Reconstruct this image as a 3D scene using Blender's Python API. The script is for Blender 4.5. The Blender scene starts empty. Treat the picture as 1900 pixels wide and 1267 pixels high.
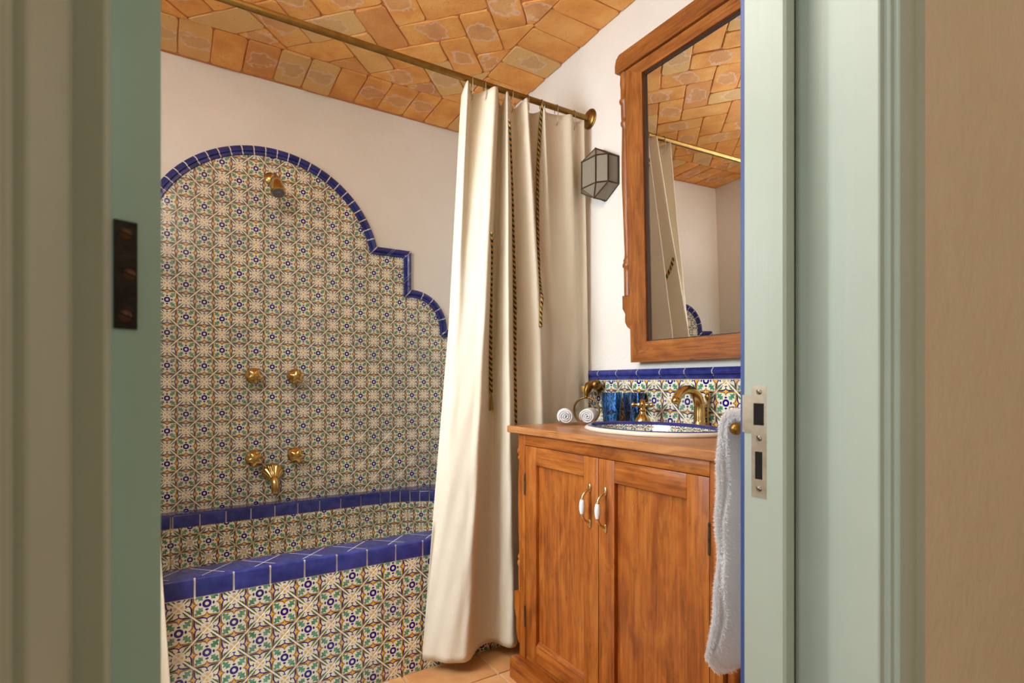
import bpy, bmesh, math, random
from mathutils import Vector, Matrix
random.seed(7)
PI = math.pi
SC = bpy.context.scene
COL = SC.collection
# ------------------------------------------------------------------ camera, world, exposure
F, CX, HY = 1010.0, 950.0, 711.0
YAW = math.atan2(640, 1010)
c_, s_ = math.cos(YAW), math.sin(YAW)
CH = 1.054                                   # camera height above the floor
cam = bpy.data.cameras.new('camera'); camo = bpy.data.objects.new('camera', cam); COL.objects.link(camo)
camo.location = (0, 0, CH); camo.rotation_euler = (PI/2, 0, -YAW)
cam.sensor_width = 36; cam.lens = F/1900*36; cam.shift_y = (HY-633.5)/1900
cam.clip_start = 0.02
cam.dof.use_dof = True; cam.dof.focus_distance = 1.75; cam.dof.aperture_fstop = 7.0
SC.camera = camo
SC.view_settings.view_transform = 'Standard'; SC.view_settings.look = 'None'
SC.view_settings.gamma = 1.0; SC.view_settings.use_curve_mapping = False
SC.view_settings.exposure = 0.22
SC.cycles.use_denoising = True
SC.cycles.max_bounces = 10; SC.cycles.diffuse_bounces = 6; SC.cycles.glossy_bounces = 5
SC.cycles.caustics_reflective = False; SC.cycles.caustics_refractive = False
SC.cycles.sample_clamp_indirect = 6
W = bpy.data.worlds.new('sky'); SC.world = W; W.use_nodes = True
W.node_tree.nodes['Background'].inputs[0].default_value = (0.80, 0.88, 1.0, 1)
W.node_tree.nodes['Background'].inputs[1].default_value = 1.0

def area(name, loc, target, sx, sy, power, color):
    l = bpy.data.lights.new(name, 'AREA'); l.shape = 'RECTANGLE'; l.size = sx; l.size_y = sy
    l.energy = power; l.color = color
    o = bpy.data.objects.new(name, l); COL.objects.link(o); o.location = loc
    d = Vector(target)-Vector(loc); o.rotation_euler = d.to_track_quat('-Z', 'Z').to_euler()
    return o
UL, UR, ZB, ZF = -0.775, 1.60, 2.90, 0.522     # bathroom: left wall, right wall, back wall, front (door) wall
# daylight at the bathroom window (left wall), the hall window (left) and a warm ceiling lamp in the hall
area('bathroom_window_light', (UL-0.03, 1.45, 1.62), (1.2, 1.45, 1.30), 0.60, 1.15, 76, (0.80, 0.91, 1.0))
area('hall_window_light', (-2.2, -0.42, 1.35), (0.8, 0.40, 1.0), 0.5, 1.6, 31, (0.90, 0.97, 1.0))
area('hall_ceiling_light', (1.7, -1.5, 2.3), (1.5, 0.2, 1.0), 0.6, 0.6, 6, (1.0, 0.91, 0.78))
area('bathroom_fill_light', (-0.42, 0.95, 2.47), (-0.1, 1.20, 0.0), 0.6, 0.8, 24, (1.0, 0.97, 0.93))  # added soft fill high in the bathroom, no real lamp there

# ------------------------------------------------------------------ picture point -> room point
def ratio(x):
    a = (x-CX)/F
    return (c_*a+s_)/(c_-s_*a)               # u / z along the sight line
def u_at(x, z): return z*ratio(x)
def z_at(x, u): return u/ratio(x)
def img_x(u, z): return CX+F*(u*c_-z*s_)/(u*s_+z*c_)

# ------------------------------------------------------------------ node helpers
def lin(r, g, b):
    f = lambda v: (v/255/12.92) if v/255 <= .04045 else ((v/255+.055)/1.055)**2.4
    return (f(r), f(g), f(b), 1)
class E:
    def __init__(s, nt, k): s.nt, s.k = nt, k
    def m(s, op, *o, clamp=False):
        n = s.nt.nodes.new('ShaderNodeMath'); n.operation = op; n.use_clamp = clamp
        for i, v in enumerate((s,)+o):
            if isinstance(v, E): s.nt.links.new(v.k, n.inputs[i])
            else: n.inputs[i].default_value = v
        return E(s.nt, n.outputs[0])
    def __add__(s, o): return s.m('ADD', o)
    def __sub__(s, o): return s.m('SUBTRACT', o)
    def __mul__(s, o): return s.m('MULTIPLY', o)
    def __truediv__(s, o): return s.m('DIVIDE', o)
    def __radd__(s, o): return s+o
    def __rmul__(s, o): return s*o
    def __rsub__(s, o): return (s*-1.0)+o
    def abs(s): return s.m('ABSOLUTE')
    def mx(s, o): return s.m('MAXIMUM', o)
    def mn(s, o): return s.m('MINIMUM', o)
    def gt(s, e, w=.012): return s.m('MULTIPLY_ADD', 1/w, .5-e/w, clamp=True) if not isinstance(e, E) else (s-e).m('MULTIPLY_ADD', 1/w, .5, clamp=True)
    def lt(s, e, w=.012): return 1.0-s.gt(e, w)
    def band(s, a, b, w=.012): return s.gt(a, w)*s.lt(b, w)
class NT:
    def __init__(s, name, rough=.5, **kw):
        s.mat = bpy.data.materials.new(name); s.mat.use_nodes = True
        s.nt = s.mat.node_tree; s.b = s.nt.nodes['Principled BSDF']; s.set('Roughness', rough)
        for k, v in kw.items(): s.set(k.replace('_', ' '), v)
    def set(s, k, v):
        i = s.b.inputs[k]
        if isinstance(v, E): s.nt.links.new(v.k, i)
        elif hasattr(v, 'is_output'): s.nt.links.new(v, i)
        else: i.default_value = v
    def node(s, t, **kw):
        n = s.nt.nodes.new(t)
        for k, v in kw.items():
            if k.startswith('i_'):
                key = k[2:]; key = int(key) if key.isdigit() else key
                if isinstance(v, E): s.nt.links.new(v.k, n.inputs[key])
                elif hasattr(v, 'is_output'): s.nt.links.new(v, n.inputs[key])
                else: n.inputs[key].default_value = v
            else: setattr(n, k, v)
        return n
    def coord(s, kind='Object'): return s.node('ShaderNodeTexCoord').outputs[kind]
    def xyz(s, v):
        n = s.node('ShaderNodeSeparateXYZ', i_0=v); return [E(s.nt, n.outputs[i]) for i in range(3)]
    def scale(s, v, sc, loc=(0, 0, 0)):
        n = s.node('ShaderNodeMapping', i_Vector=v); n.inputs['Scale'].default_value = sc; n.inputs['Location'].default_value = loc
        return n.outputs[0]
    def noise(s, v, sc, detail=3, rough=.55, dist=0):
        n = s.node('ShaderNodeTexNoise', i_Vector=v, i_Scale=sc, i_Detail=detail, i_Roughness=rough, i_Distortion=dist)
        return E(s.nt, n.outputs[0])
    def rnd(s): return E(s.nt, s.node('ShaderNodeObjectInfo').outputs['Random'])
    def mix(s, f, a, b):
        n = s.node('ShaderNodeMix', data_type='RGBA', i_0=f)
        for i, v in ((6, a), (7, b)):
            if hasattr(v, 'is_output'): s.nt.links.new(v, n.inputs[i])
            else: n.inputs[i].default_value = v
        return n.outputs[2]
    def ramp(s, f, stops):
        n = s.node('ShaderNodeValToRGB', i_0=f); r = n.color_ramp
        while len(r.elements) < len(stops): r.elements.new(.5)
        for e, (p, col) in zip(r.elements, stops): e.position = p; e.color = col
        return n.outputs[0]
    def bump(s, h, strength=.3, dist=.01):
        n = s.node('ShaderNodeBump', i_Strength=strength, i_Distance=dist, i_Height=h); s.set('Normal', n.outputs[0])
    def shifted(s, v, amt=7.0):
        r = s.rnd()
        cmb = s.node('ShaderNodeCombineXYZ', i_0=r*amt, i_1=r*(amt*1.7), i_2=r*(amt*2.3))
        return s.node('ShaderNodeVectorMath', operation='ADD', i_0=v, i_1=cmb.outputs[0]).outputs[0]

CREAM = lin(224, 214, 196)
def tile_pattern(m, p, q, vec, pale=0.0):
    """four-petal flower with star points, on a square tile standing on its corner; p, q run -1..1 corner to corner"""
    ap, aq = p.abs(), q.abs()
    A, B = ap.mx(aq), ap.mn(aq)
    wob = m.noise(vec, 160, 1)-.5
    A = A+wob*.035
    e = 1.0-A-B; s = A-B
    g = .456-(B*(-1/.048)).m('EXPONENT')*.150+B*B*.06
    g2 = .560-B*.05+(B*(-1/.052)).m('EXPONENT')*.088
    t = A-g
    col = m.mix(m.noise(vec, 60, 2), lin(231, 227, 210), lin(219, 212, 192))
    out = A.gt(g2+.036)
    hump = ((s-.05)*(PI/.56)).mx(0.0).mn(PI).m('SINE')
    leaf = e.gt(.045)*e.lt(hump*.155+.040)*out*hump.gt(.05)
    col = m.mix(leaf, col, m.mix(e.gt(.115, .08), lin(56, 92, 60), lin(112, 158, 124)))
    edge = e.band(.050, .100)*s.band(.07, .66)*out
    col = m.mix(edge, col, lin(44, 74, 46))
    acc = (s-.36).abs().lt(.060)*e.band(.140, .20)*out
    col = m.mix(acc, col, lin(214, 172, 84))
    sq = (A-.885).abs().mx(B).lt(.046)
    col = m.mix(sq, col, lin(216, 180, 108))
    NAVY = lin(48, 42, 116)
    star = t.gt(.06)*A.lt(g2)*B.lt(.075)
    col = m.mix(star, col, lin(224, 178, 104))
    blue = (A-g2).abs().lt(.030)*e.gt(.005)
    blue = blue.mx(B.lt(.020)*A.band(.60, .75)).mx((A-.742).abs().lt(.022)*B.lt(.062))
    col = m.mix(blue, col, NAVY)
    dark = t.band(0, .028).mx(t.band(.050, .078))*e.gt(.005)
    col = m.mix(t.band(.010, .066)*e.gt(.005), col, lin(214, 164, 84))
    col = m.mix(dark, col, lin(60, 36, 30))
    d = (A+B)*.7071; v = s*.7071
    w = ((d-.19)*(PI/.44)).mx(0.0).mn(PI).m('SINE')*((d*46.0).m('SINE')*.30+.80)
    pl = v.lt(w*.150-.008)*t.lt(-.022)*d.gt(.19)
    col = m.mix(pl, col, m.mix(m.noise(vec, 90, 2).gt(.5, .3), lin(70, 122, 92), lin(112, 158, 134)))
    if pale: col = m.mix(pale, col, lin(226, 218, 200))
    col = m.mix(e.lt(.050), col, m.mix(m.noise(vec, 60, 2), lin(231, 227, 210), lin(219, 212, 192)))
    r2 = (p*p+q*q).m('SQRT')
    dots = ((A-.245)*(A-.245)*(1/.043**2)+B*B*(1/.064**2)).lt(1.0, .35)
    col = m.mix(dots.mx(r2.band(.072, .170)), col, NAVY)
    return col
def mat_tile(name='glazed_flower_tile', pale=0.0):
    m = NT(name, .16, Specular_IOR_Level=.45)
    v = m.coord(); x, y, z = m.xyz(v)
    col = tile_pattern(m, x*(1/.0725), z*(1/.0735), m.shifted(v), pale)
    r = m.rnd()
    hs = m.node('ShaderNodeHueSaturation', i_Color=col, i_Value=r*.22+.86, i_Saturation=r*.25+.95, i_Hue=.5)
    m.set('Base Color', hs.outputs[0])
    m.bump(m.noise(m.shifted(v), 45, 2), .10, .01)
    return m.mat
def mat_blue(name='cobalt_glazed_tile'):
    m = NT(name, .14)
    v = m.shifted(m.coord()); n = m.noise(v, 30, 4)
    col = m.mix(n.gt(.55, .5), lin(34, 42, 104), lin(60, 66, 140))
    hs = m.node('ShaderNodeHueSaturation', i_Color=col, i_Value=m.rnd()*.35+.85, i_Saturation=1.0, i_Hue=.5)
    m.set('Base Color', hs.outputs[0]); m.bump(m.noise(v, 40, 2), .12, .01)
    return m.mat
def mat_plain(name, col, rough=.6, bump=None, var=None, **kw):
    m = NT(name, rough, **kw); v = m.coord()
    if var:
        m.set('Base Color', m.mix(m.noise(v, var[0], 4).gt(.5, .5), col, var[1]))
    else: m.set('Base Color', col)
    if bump: m.bump(m.noise(v, bump[0], 5), bump[1], bump[2])
    return m.mat
def mat_plaster(name, col, col2):
    m = NT(name, .88); v = m.coord()
    n1 = m.noise(v, 3.0, 4); n2 = m.noise(v, 55, 4, .6); n3 = m.noise(v, 9, 3)
    m.set('Base Color', m.mix(n1.gt(.5, .6), col, col2))
    m.bump(n2*.35+n3*.9, .22, .02)
    return m.mat
def mat_wood(name, axis, dark, mid, light, rough=.38):
    m = NT(name, rough); v = m.shifted(m.coord())
    def st(along, across): return m.scale(v, tuple(along if a == axis else across for a in 'xyz'))
    g1 = m.noise(st(1.4, 26), 1.3, 5, .62, .9); g2 = m.noise(st(6, 190), 1.0, 3, .6); bl = m.noise(st(3.2, 8), 1.0, 5, .6, 1.2)
    fl = m.noise(st(9, 34), 1.0, 3, .6, 1.5)
    f = g1*.34+g2*.22+bl*.44
    col = m.ramp(f, [(.34, dark), (.49, mid), (.64, light)])
    col = m.mix(fl.lt(.40, .16)*.38, col, dark)
    pores = g2.lt(.38, .10)*m.noise(st(2, 12), 1.0, 2).gt(.42, .2)
    col = m.mix(pores*.3, col, lin(70, 34, 12))
    vk = m.node('ShaderNodeTexVoronoi', i_Vector=st(3, 9), i_Scale=1.6)
    knot = E(m.nt, vk.outputs['Distance']).lt(.055, .06)*m.noise(v, 4, 1).gt(.52, .1)
    col = m.mix(knot*.7, col, lin(52, 22, 8))
    m.set('Base Color', col); m.bump(g2*.5+g1*.3, .14, .004)
    m.set('Roughness', g2*.15+rough-.06)
    return m.mat
def mat_brick():
    m = NT('terracotta_vault_brick', .82); v0 = m.coord(); v = m.shifted(v0); r = m.rnd()
    n = m.noise(v, 7, 4)
    col = m.ramp(n, [(.28, lin(204, 130, 62)), (.5, lin(226, 154, 76)), (.72, lin(236, 176, 100))])
    r2 = (r*37.7).m('FRACT'); r3 = (r*91.3).m('FRACT')
    col = m.mix(r2.gt(.80, .08)*.75, col, lin(212, 172, 112))
    col = m.mix(r2.lt(.16, .08)*.45, col, lin(190, 122, 74))
    x, y, z = m.xyz(v0); wob = m.noise(v, 16, 2)
    d = ((x*x*(1/.075**2)+y*y*(1/.062**2)).m('SQRT'))+(wob-.5)*1.7
    on = r3.lt(.58, .04)
    col = m.mix((d-.78).abs().lt(.075, .10)*on*.55, col, lin(228, 196, 176))
    col = m.mix(d.lt(.75, .3)*on*.30, col, lin(178, 140, 118))
    pit = m.noise(v, 120, 2).gt(.70, .05)
    col = m.mix(pit*.6, col, lin(120, 70, 38))
    m.set('Base Color', col)
    m.bump(m.noise(v, 30, 5)*.7+m.noise(v, 140, 2)*.3-pit*.4, .28, .012)
    return m.mat
def mat_floor():
    m = NT('terracotta_floor_tile', .42); v = m.shifted(m.coord())
    n = m.noise(v, 6, 4)
    m.set('Base Color', m.ramp(n, [(.3, lin(190, 128, 78)), (.5, lin(208, 150, 96)), (.7, lin(222, 172, 118))]))
    m.bump(m.noise(v, 25, 4), .15, .01)
    return m.mat
def mat_brass(name='polished_brass', col=(220, 190, 126), rough=.14, var=True):
    m = NT(name, rough, Metallic=1.0); v = m.coord()
    if var: m.set('Roughness', m.noise(v, 60, 3)*.22+rough-.06)
    m.set('Base Color', m.mix(m.noise(v, 25, 3).gt(.5, .5), lin(*col), lin(col[0]*.86, col[1]*.80, col[2]*.68)))
    return m.mat
def mat_cloth(name, col, col2, trans=.25):
    m = NT(name, .92); v = m.coord()
    x, y, z = m.xyz(v)
    weave = m.noise(v, 420, 2); wr = m.noise(v, 22, 4)
    m.set('Base Color', m.mix(m.noise(v, 8, 3).gt(.5, .5), col, col2))
    m.bump(weave*.25+wr*.8, .30, .012)
    if trans:
        out = m.nt.nodes['Material Output']
        tr = m.node('ShaderNodeBsdfTranslucent', i_Color=col)
        mx = m.node('ShaderNodeMixShader', i_0=trans)
        m.nt.links.new(m.b.outputs[0], mx.inputs[1]); m.nt.links.new(tr.outputs[0], mx.inputs[2]); m.nt.links.new(mx.outputs[0], out.inputs[0])
    return m.mat
def mat_paint(name, col, col2, rough=.46):
    m = NT(name, rough); v = m.coord()
    st = m.noise(m.scale(v, (90, 90, 2.2)), 1.0, 3)
    m.set('Base Color', m.mix(m.noise(v, 6, 3).gt(.5, .6), col, col2))
    m.bump(st*.8+m.noise(v, 40, 3)*.4, .12, .006)
    return m.mat
def mat_cord():
    m = NT('braided_cord_wool', .9); u, v, _ = m.xyz(m.coord('UV'))
    ph = ((u-.5).abs()*1.1+v*(1/.042)).m('FRACT')
    col = m.ramp(ph, [(0, lin(196, 146, 60)), (.24, lin(42, 84, 58)), (.49, lin(198, 150, 66)), (.74, lin(30, 22, 30))])
    for n in m.nt.nodes:
        if n.type == 'VALTORGB': n.color_ramp.interpolation = 'CONSTANT'
    m.set('Base Color', col)
    m.bump((ph*12.566).m('SINE'), .5, .004)
    return m.mat
M = dict(
    tile=mat_tile(), paletile=mat_tile('faded_flower_tile', .06), blue=mat_blue(), brick=mat_brick(), floor=mat_floor(),
    grout=mat_plain('cream_grout', lin(234, 228, 216), .9, (80, .3, .004)),
    mortar=mat_plain('terracotta_mortar', lin(206, 138, 88), .95, (60, .5, .01), (20, lin(184, 116, 70))),
    floorgrout=mat_plain('floor_grout', lin(196, 160, 122), .9),
    plaster=mat_plaster('lime_plaster', lin(231, 226, 219), lin(223, 216, 206)),
    hallwall=mat_plaster('hall_plaster', lin(224, 206, 178), lin(216, 197, 166)),
    wz=mat_wood('pine_upright_grain', 'z', lin(98, 44, 12), lin(160, 86, 26), lin(190, 118, 46)),
    wy=mat_wood('pine_lengthwise_grain', 'y', lin(98, 44, 12), lin(162, 88, 27), lin(192, 120, 48)),
    wx=mat_wood('pine_crosswise_grain', 'x', lin(98, 44, 12), lin(160, 86, 26), lin(190, 118, 46)),
    top=mat_wood('pine_worktop', 'y', lin(132, 80, 42), lin(172, 112, 64), lin(194, 138, 88), .30),
    mz=mat_wood('mirror_frame_upright_grain', 'z', lin(92, 48, 18), lin(140, 80, 32), lin(172, 108, 50)),
    my=mat_wood('mirror_frame_crosswise_grain', 'y', lin(92, 48, 18), lin(140, 80, 32), lin(172, 108, 50)),
    green=mat_paint('sage_green_paint', lin(186, 197, 186), lin(178, 190, 178)),
    teal=mat_paint('door_green_paint', lin(176, 212, 208), lin(166, 202, 197)),
    bluepaint=mat_paint('blue_paint', lin(62, 92, 158), lin(52, 78, 140)),
    brass=mat_brass(), rodbrass=mat_brass('aged_brass', (150, 118, 62), .36),
    iron=mat_plain('dark_iron', lin(44, 32, 26), .45, (90, .3, .004), (40, lin(24, 18, 16)), Metallic=.6),
    dark=mat_plain('slot_shade_and_eye_dark', lin(16, 11, 9), .9),  # near-black: shade painted into slots, also the fish eye
    nickel=mat_plain('worn_nickel', lin(196, 184, 168), .34, (70, .15, .003), (50, lin(168, 152, 134)), Metallic=.55),
    screw=mat_plain('steel_screw', lin(150, 140, 128), .35, Metallic=.8),
    hingescrew=mat_plain('rusty_screw', lin(92, 66, 50), .45, Metallic=.7),
    hinge=mat_plain('worn_steel_hinge', lin(112, 98, 88), .4, (90, .3, .004), (60, lin(70, 58, 50)), Metallic=.7),
    pullbrass=mat_brass('pale_pull_brass', (240, 222, 176), .22),
    slip=mat_plain('dark_stained_slip', lin(52, 32, 20), .5),
    hallfloor=mat_plain('hall_stone_floor', lin(186, 166, 140), .6, (20, .1, .01), (5, lin(172, 150, 124))),
    lead=mat_plain('sconce_solder', lin(78, 58, 42), .5, (80, .3, .003), Metallic=.6),
    porcelain=mat_plain('white_porcelain', lin(236, 234, 236), .12),
    white=mat_plain('white_sink_glaze', lin(222, 212, 192), .25, (50, .2, .004)),
    terry=mat_cloth('white_terry', lin(250, 249, 249), lin(246, 245, 246), .38),
    curtain=mat_cloth('cream_curtain_linen', lin(239, 230, 211), lin(233, 223, 202), .25),
    cord=mat_cord(), tassel=mat_plain('green_tassel', lin(52, 98, 66), .9), tassel2=mat_plain('gold_tassel', lin(200, 152, 70), .9),
    chrome=mat_plain('grey_nozzle_plate', lin(120, 122, 128), .3, Metallic=.7),
    wire=mat_plain('steel_wire', lin(160, 150, 134), .3, Metallic=.9),
)
def mat_glass(name, col, rough=.02, t=1.0):
    m = NT(name, rough, Transmission_Weight=t, IOR=1.45); m.set('Base Color', col); return m.mat
M['blueglass'] = mat_glass('cobalt_blue_glass', lin(140, 186, 240), .02)
M['pane'] = mat_glass('clear_window_glass', lin(240, 246, 246), .0)
m = NT('frosted_sconce_glass', .32, Transmission_Weight=.25, IOR=1.3); m.set('Base Color', lin(150, 141, 124)); M['frost'] = m.mat
m = NT('silvered_mirror', .0, Metallic=1.0); m.set('Base Color', (.90, .905, .89, 1)); M['mirror'] = m.mat
def mat_sinkpat():
    m = NT('painted_sink_glaze', .12); u, v, _ = m.xyz(m.coord('UV'))
    p = ((u*15.0).m('FRACT')*2.0-1.0).abs(); q = ((v*1.15+.12).m('FRACT')*2.0-1.0).abs()
    o = (p+q).gt(1.0, .001); p = p+o*(1.0-p*2.0); q = q+o*(1.0-q*2.0)
    m.set('Base Color', tile_pattern(m, p, q, m.coord())); return m.mat
M['sinkpat'] = mat_sinkpat()

# ------------------------------------------------------------------ mesh helpers
class MB:
    def __init__(s): s.v, s.f, s.mi, s.uv = [], [], [], None
    def add(s, vs, fs, mi=0):
        o = len(s.v); s.v += [tuple(p) for p in vs]; s.f += [tuple(i+o for i in f) for f in fs]; s.mi += [mi]*len(fs); return s
    def box(s, a, b, mi=0, ch=0.0):
        (x0, y0, z0), (x1, y1, z1) = [tuple(map(min, a, b)), tuple(map(max, a, b))]
        ch = min(ch, .49*min(x1-x0, y1-y0, z1-z0))
        if ch <= 0:
            vs = [(x, y, z) for z in (z0, z1) for y in (y0, y1) for x in (x0, x1)]
            return s.add(vs, [(0, 2, 3, 1), (4, 5, 7, 6), (0, 1, 5, 4), (2, 6, 7, 3), (0, 4, 6, 2), (1, 3, 7, 5)], mi)
        bm = bmesh.new(); bmesh.ops.create_cube(bm, size=1)
        for v in bm.verts: v.co = ((x0+x1)/2+v.co.x*(x1-x0), (y0+y1)/2+v.co.y*(y1-y0), (z0+z1)/2+v.co.z*(z1-z0))
        bmesh.ops.bevel(bm, geom=bm.edges[:], offset=ch, segments=2, affect='EDGES', profile=.5)
        bm.verts.index_update()
        s.add([v.co[:] for v in bm.verts], [[v.index for v in f.verts] for f in bm.faces], mi); bm.free(); return s
    def prism(s, poly, fn, d0, d1, mi=0, cham=0.0):
        """polygon in (a,b), fn(a,b,d)->point, from depth d0 (back) to d1 (front)"""
        n = len(poly)
        if cham:
            cx = sum(p[0] for p in poly)/n; cy = sum(p[1] for p in poly)/n
            inn = []
            for x, y in poly:
                l = math.hypot(x-cx, y-cy) or 1; k = max(0, (l-cham*1.4)/l); inn.append((cx+(x-cx)*k, cy+(y-cy)*k))
            d = d1-cham*(1 if d1 > d0 else -1)*.7
            vs = [fn(x, y, d0) for x, y in poly]+[fn(x, y, d) for x, y in poly]+[fn(x, y, d1) for x, y in inn]
            fs = [(i, (i+1) % n, n+(i+1) % n, n+i) for i in range(n)]+[(n+i, n+(i+1) % n, 2*n+(i+1) % n, 2*n+i) for i in range(n)]
            fs.append(tuple(range(2*n, 3*n)))
        else:
            vs = [fn(x, y, d0) for x, y in poly]+[fn(x, y, d1) for x, y in poly]
            fs = [(i, (i+1) % n, n+(i+1) % n, n+i) for i in range(n)]+[tuple(range(n, 2*n)), tuple(reversed(range(n)))]
        return s.add(vs, fs, mi)
    def lathe(s, prof, org=(0, 0, 0), ax=(0, 0, 1), n=24, mi=0, mod=None, sx=1, sy=1, a0=0, a1=2*PI):
        """prof: (radius, along) list"""
        ax = Vector(ax).normalized(); t = Vector((0, 0, 1)) if abs(ax.z) < .9 else Vector((1, 0, 0))
        e1 = t.cross(ax).normalized(); e2 = ax.cross(e1); org = Vector(org)
        if abs(ax.z) > .9: e1, e2 = Vector((1, 0, 0)), Vector((0, 1, 0))
        full = abs(a1-a0-2*PI) < 1e-6; nn = n if full else n+1
        vs = []
        for r, h in prof:
            for i in range(nn):
                a = a0+(a1-a0)*i/n; k = mod(a, r, h) if mod else 1
                vs.append(org+ax*h+e1*(r*k*math.cos(a)*sx)+e2*(r*k*math.sin(a)*sy))
        fs = []
        for j in range(len(prof)-1):
            for i in range(n):
                i2 = (i+1) % nn
                fs.append((j*nn+i, j*nn+i2, (j+1)*nn+i2, (j+1)*nn+i))
        if full:
            if prof[0][0] > 1e-6: fs.append(tuple(reversed(range(nn))))
            if prof[-1][0] > 1e-6: fs.append(tuple((len(prof)-1)*nn+i for i in range(nn)))
        return s.add(vs, fs, mi)
    def tube(s, path, rad, n=10, mi=0, flat=None, uv=False, cap=True):
        P = [Vector(p) for p in path]; k = len(P)
        R = rad if isinstance(rad, (list, tuple)) else [rad]*k
        e1 = None; vs = []; L = 0
        base = len(s.v)
        if uv and s.uv is None: s.uv = {}
        for j in range(k):
            t = (P[min(j+1, k-1)]-P[max(j-1, 0)]).normalized()
            if e1 is None:
                ref = Vector((0, 0, 1)) if abs(t.z) < .8 else Vector((1, 0, 0))
                e1 = ref.cross(t).normalized()
            else: e1 = (e1-t*e1.dot(t)).normalized()
            e2 = t.cross(e1)
            if j: L += (P[j]-P[j-1]).length
            for i in range(n):
                a = 2*PI*i/n
                f1 = flat or 1
                vs.append(P[j]+e1*(R[j]*math.cos(a)*f1)+e2*(R[j]*math.sin(a)))
                if uv: s.uv[base+len(vs)-1] = (i/n, L)
        fs = [(j*n+i, j*n+(i+1) % n, (j+1)*n+(i+1) % n, (j+1)*n+i) for j in range(k-1) for i in range(n)]
        if cap: fs += [tuple(reversed(range(n))), tuple((k-1)*n+i for i in range(n))]
        return s.add(vs, fs, mi)
    def ball(s, c, r, mi=0, n=16, sc=(1, 1, 1)):
        prof = [(max(1e-7, r*math.sin(PI*j/8)), -r*math.cos(PI*j/8)) for j in range(9)]
        o = len(s.v); s.lathe(prof, (0, 0, 0), (0, 0, 1), n, mi)
        for i in range(o, len(s.v)):
            x, y, z = s.v[i]; s.v[i] = (c[0]+x*sc[0], c[1]+y*sc[1], c[2]+z*sc[2])
        return s
    def mesh(s, name, mats, smooth=None, origin=(0, 0, 0)):
        me = bpy.data.meshes.new(name)
        ox, oy, oz = origin
        me.from_pydata([(x-ox, y-oy, z-oz) for x, y, z in s.v], [], s.f)
        for m in (mats if isinstance(mats, (list, tuple)) else [mats]): me.materials.append(m)
        if any(s.mi):
            me.polygons.foreach_set('material_index', s.mi)
        if s.uv is not None:
            l = me.uv_layers.new(name='UVMap')
            for lp in me.loops: l.data[lp.index].uv = s.uv.get(lp.vertex_index, (0, 0))
        bm = bmesh.new(); bm.from_mesh(me); bmesh.ops.recalc_face_normals(bm, faces=bm.faces[:]); bm.to_mesh(me); bm.free()
        if smooth:
            me.polygons.foreach_set('use_smooth', [True]*len(me.polygons)); me.set_sharp_from_angle(angle=math.radians(smooth))
        me.update(); return me
    def build(s, name, mats, parent=None, smooth=None, loc=None):
        """vertices given in room coordinates; loc = the object's own origin (room coordinates)"""
        pl = Vector(WLOC.get(parent.name, (0, 0, 0))) if parent else Vector((0, 0, 0))
        og = Vector(loc) if loc is not None else pl
        o = bpy.data.objects.new(name, s.mesh(name, mats, smooth, og)); COL.objects.link(o)
        if parent: o.parent = parent
        o.location = og-pl; WLOC[o.name] = tuple(og); return o
WLOC = {}
def tag(o, label=None, cat=None, group=None, kind=None):
    for k, v in (('label', label), ('category', cat), ('group', group), ('kind', kind)):
        if v: o[k] = v
    return o
def thing(name, loc, label, cat, group=None, kind=None):
    o = bpy.data.objects.new(name, None); COL.objects.link(o); o.location = loc; o.empty_display_size = .05
    WLOC[o.name] = tuple(loc); return tag(o, label, cat, group, kind)
def inst(name, me, parent, loc, rot=(0, 0, 0)):
    o = bpy.data.objects.new(name, me); COL.objects.link(o); o.parent = parent
    o.location = Vector(loc)-Vector(WLOC.get(parent.name, (0, 0, 0))); o.rotation_euler = rot; WLOC[o.name] = tuple(loc); return o
def copy_tree(root, loc, label=None):
    r = root.copy(); COL.objects.link(r); r.location = loc; WLOC[r.name] = tuple(loc)
    if label: r['label'] = label
    for ch in root.children:
        d = ch.copy(); COL.objects.link(d); d.parent = r
        for g in ch.children:
            e = g.copy(); COL.objects.link(e); e.parent = d
    return r
def clip(poly, region):
    """Sutherland-Hodgman against a convex counter-clockwise region"""
    out = list(poly)
    for i in range(len(region)):
        (ax, ay), (bx, by) = region[i], region[(i+1) % len(region)]
        inp, out = out, []
        if not inp: return []
        side = lambda p: (bx-ax)*(p[1]-ay)-(by-ay)*(p[0]-ax)
        for j in range(len(inp)):
            p, q = inp[j-1], inp[j]; sp, sq = side(p), side(q)
            if (sp >= 0) != (sq >= 0):
                t = sp/(sp-sq); out.append((p[0]+(q[0]-p[0])*t, p[1]+(q[1]-p[1])*t))
            if sq >= 0: out.append(q)
    return out
def parea(p): return abs(sum(p[i-1][0]*p[i][1]-p[i][0]*p[i-1][1] for i in range(len(p))))/2
def rect(a0, b0, a1, b1): return [(a0, b0), (a1, b0), (a1, b1), (a0, b1)]

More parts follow.
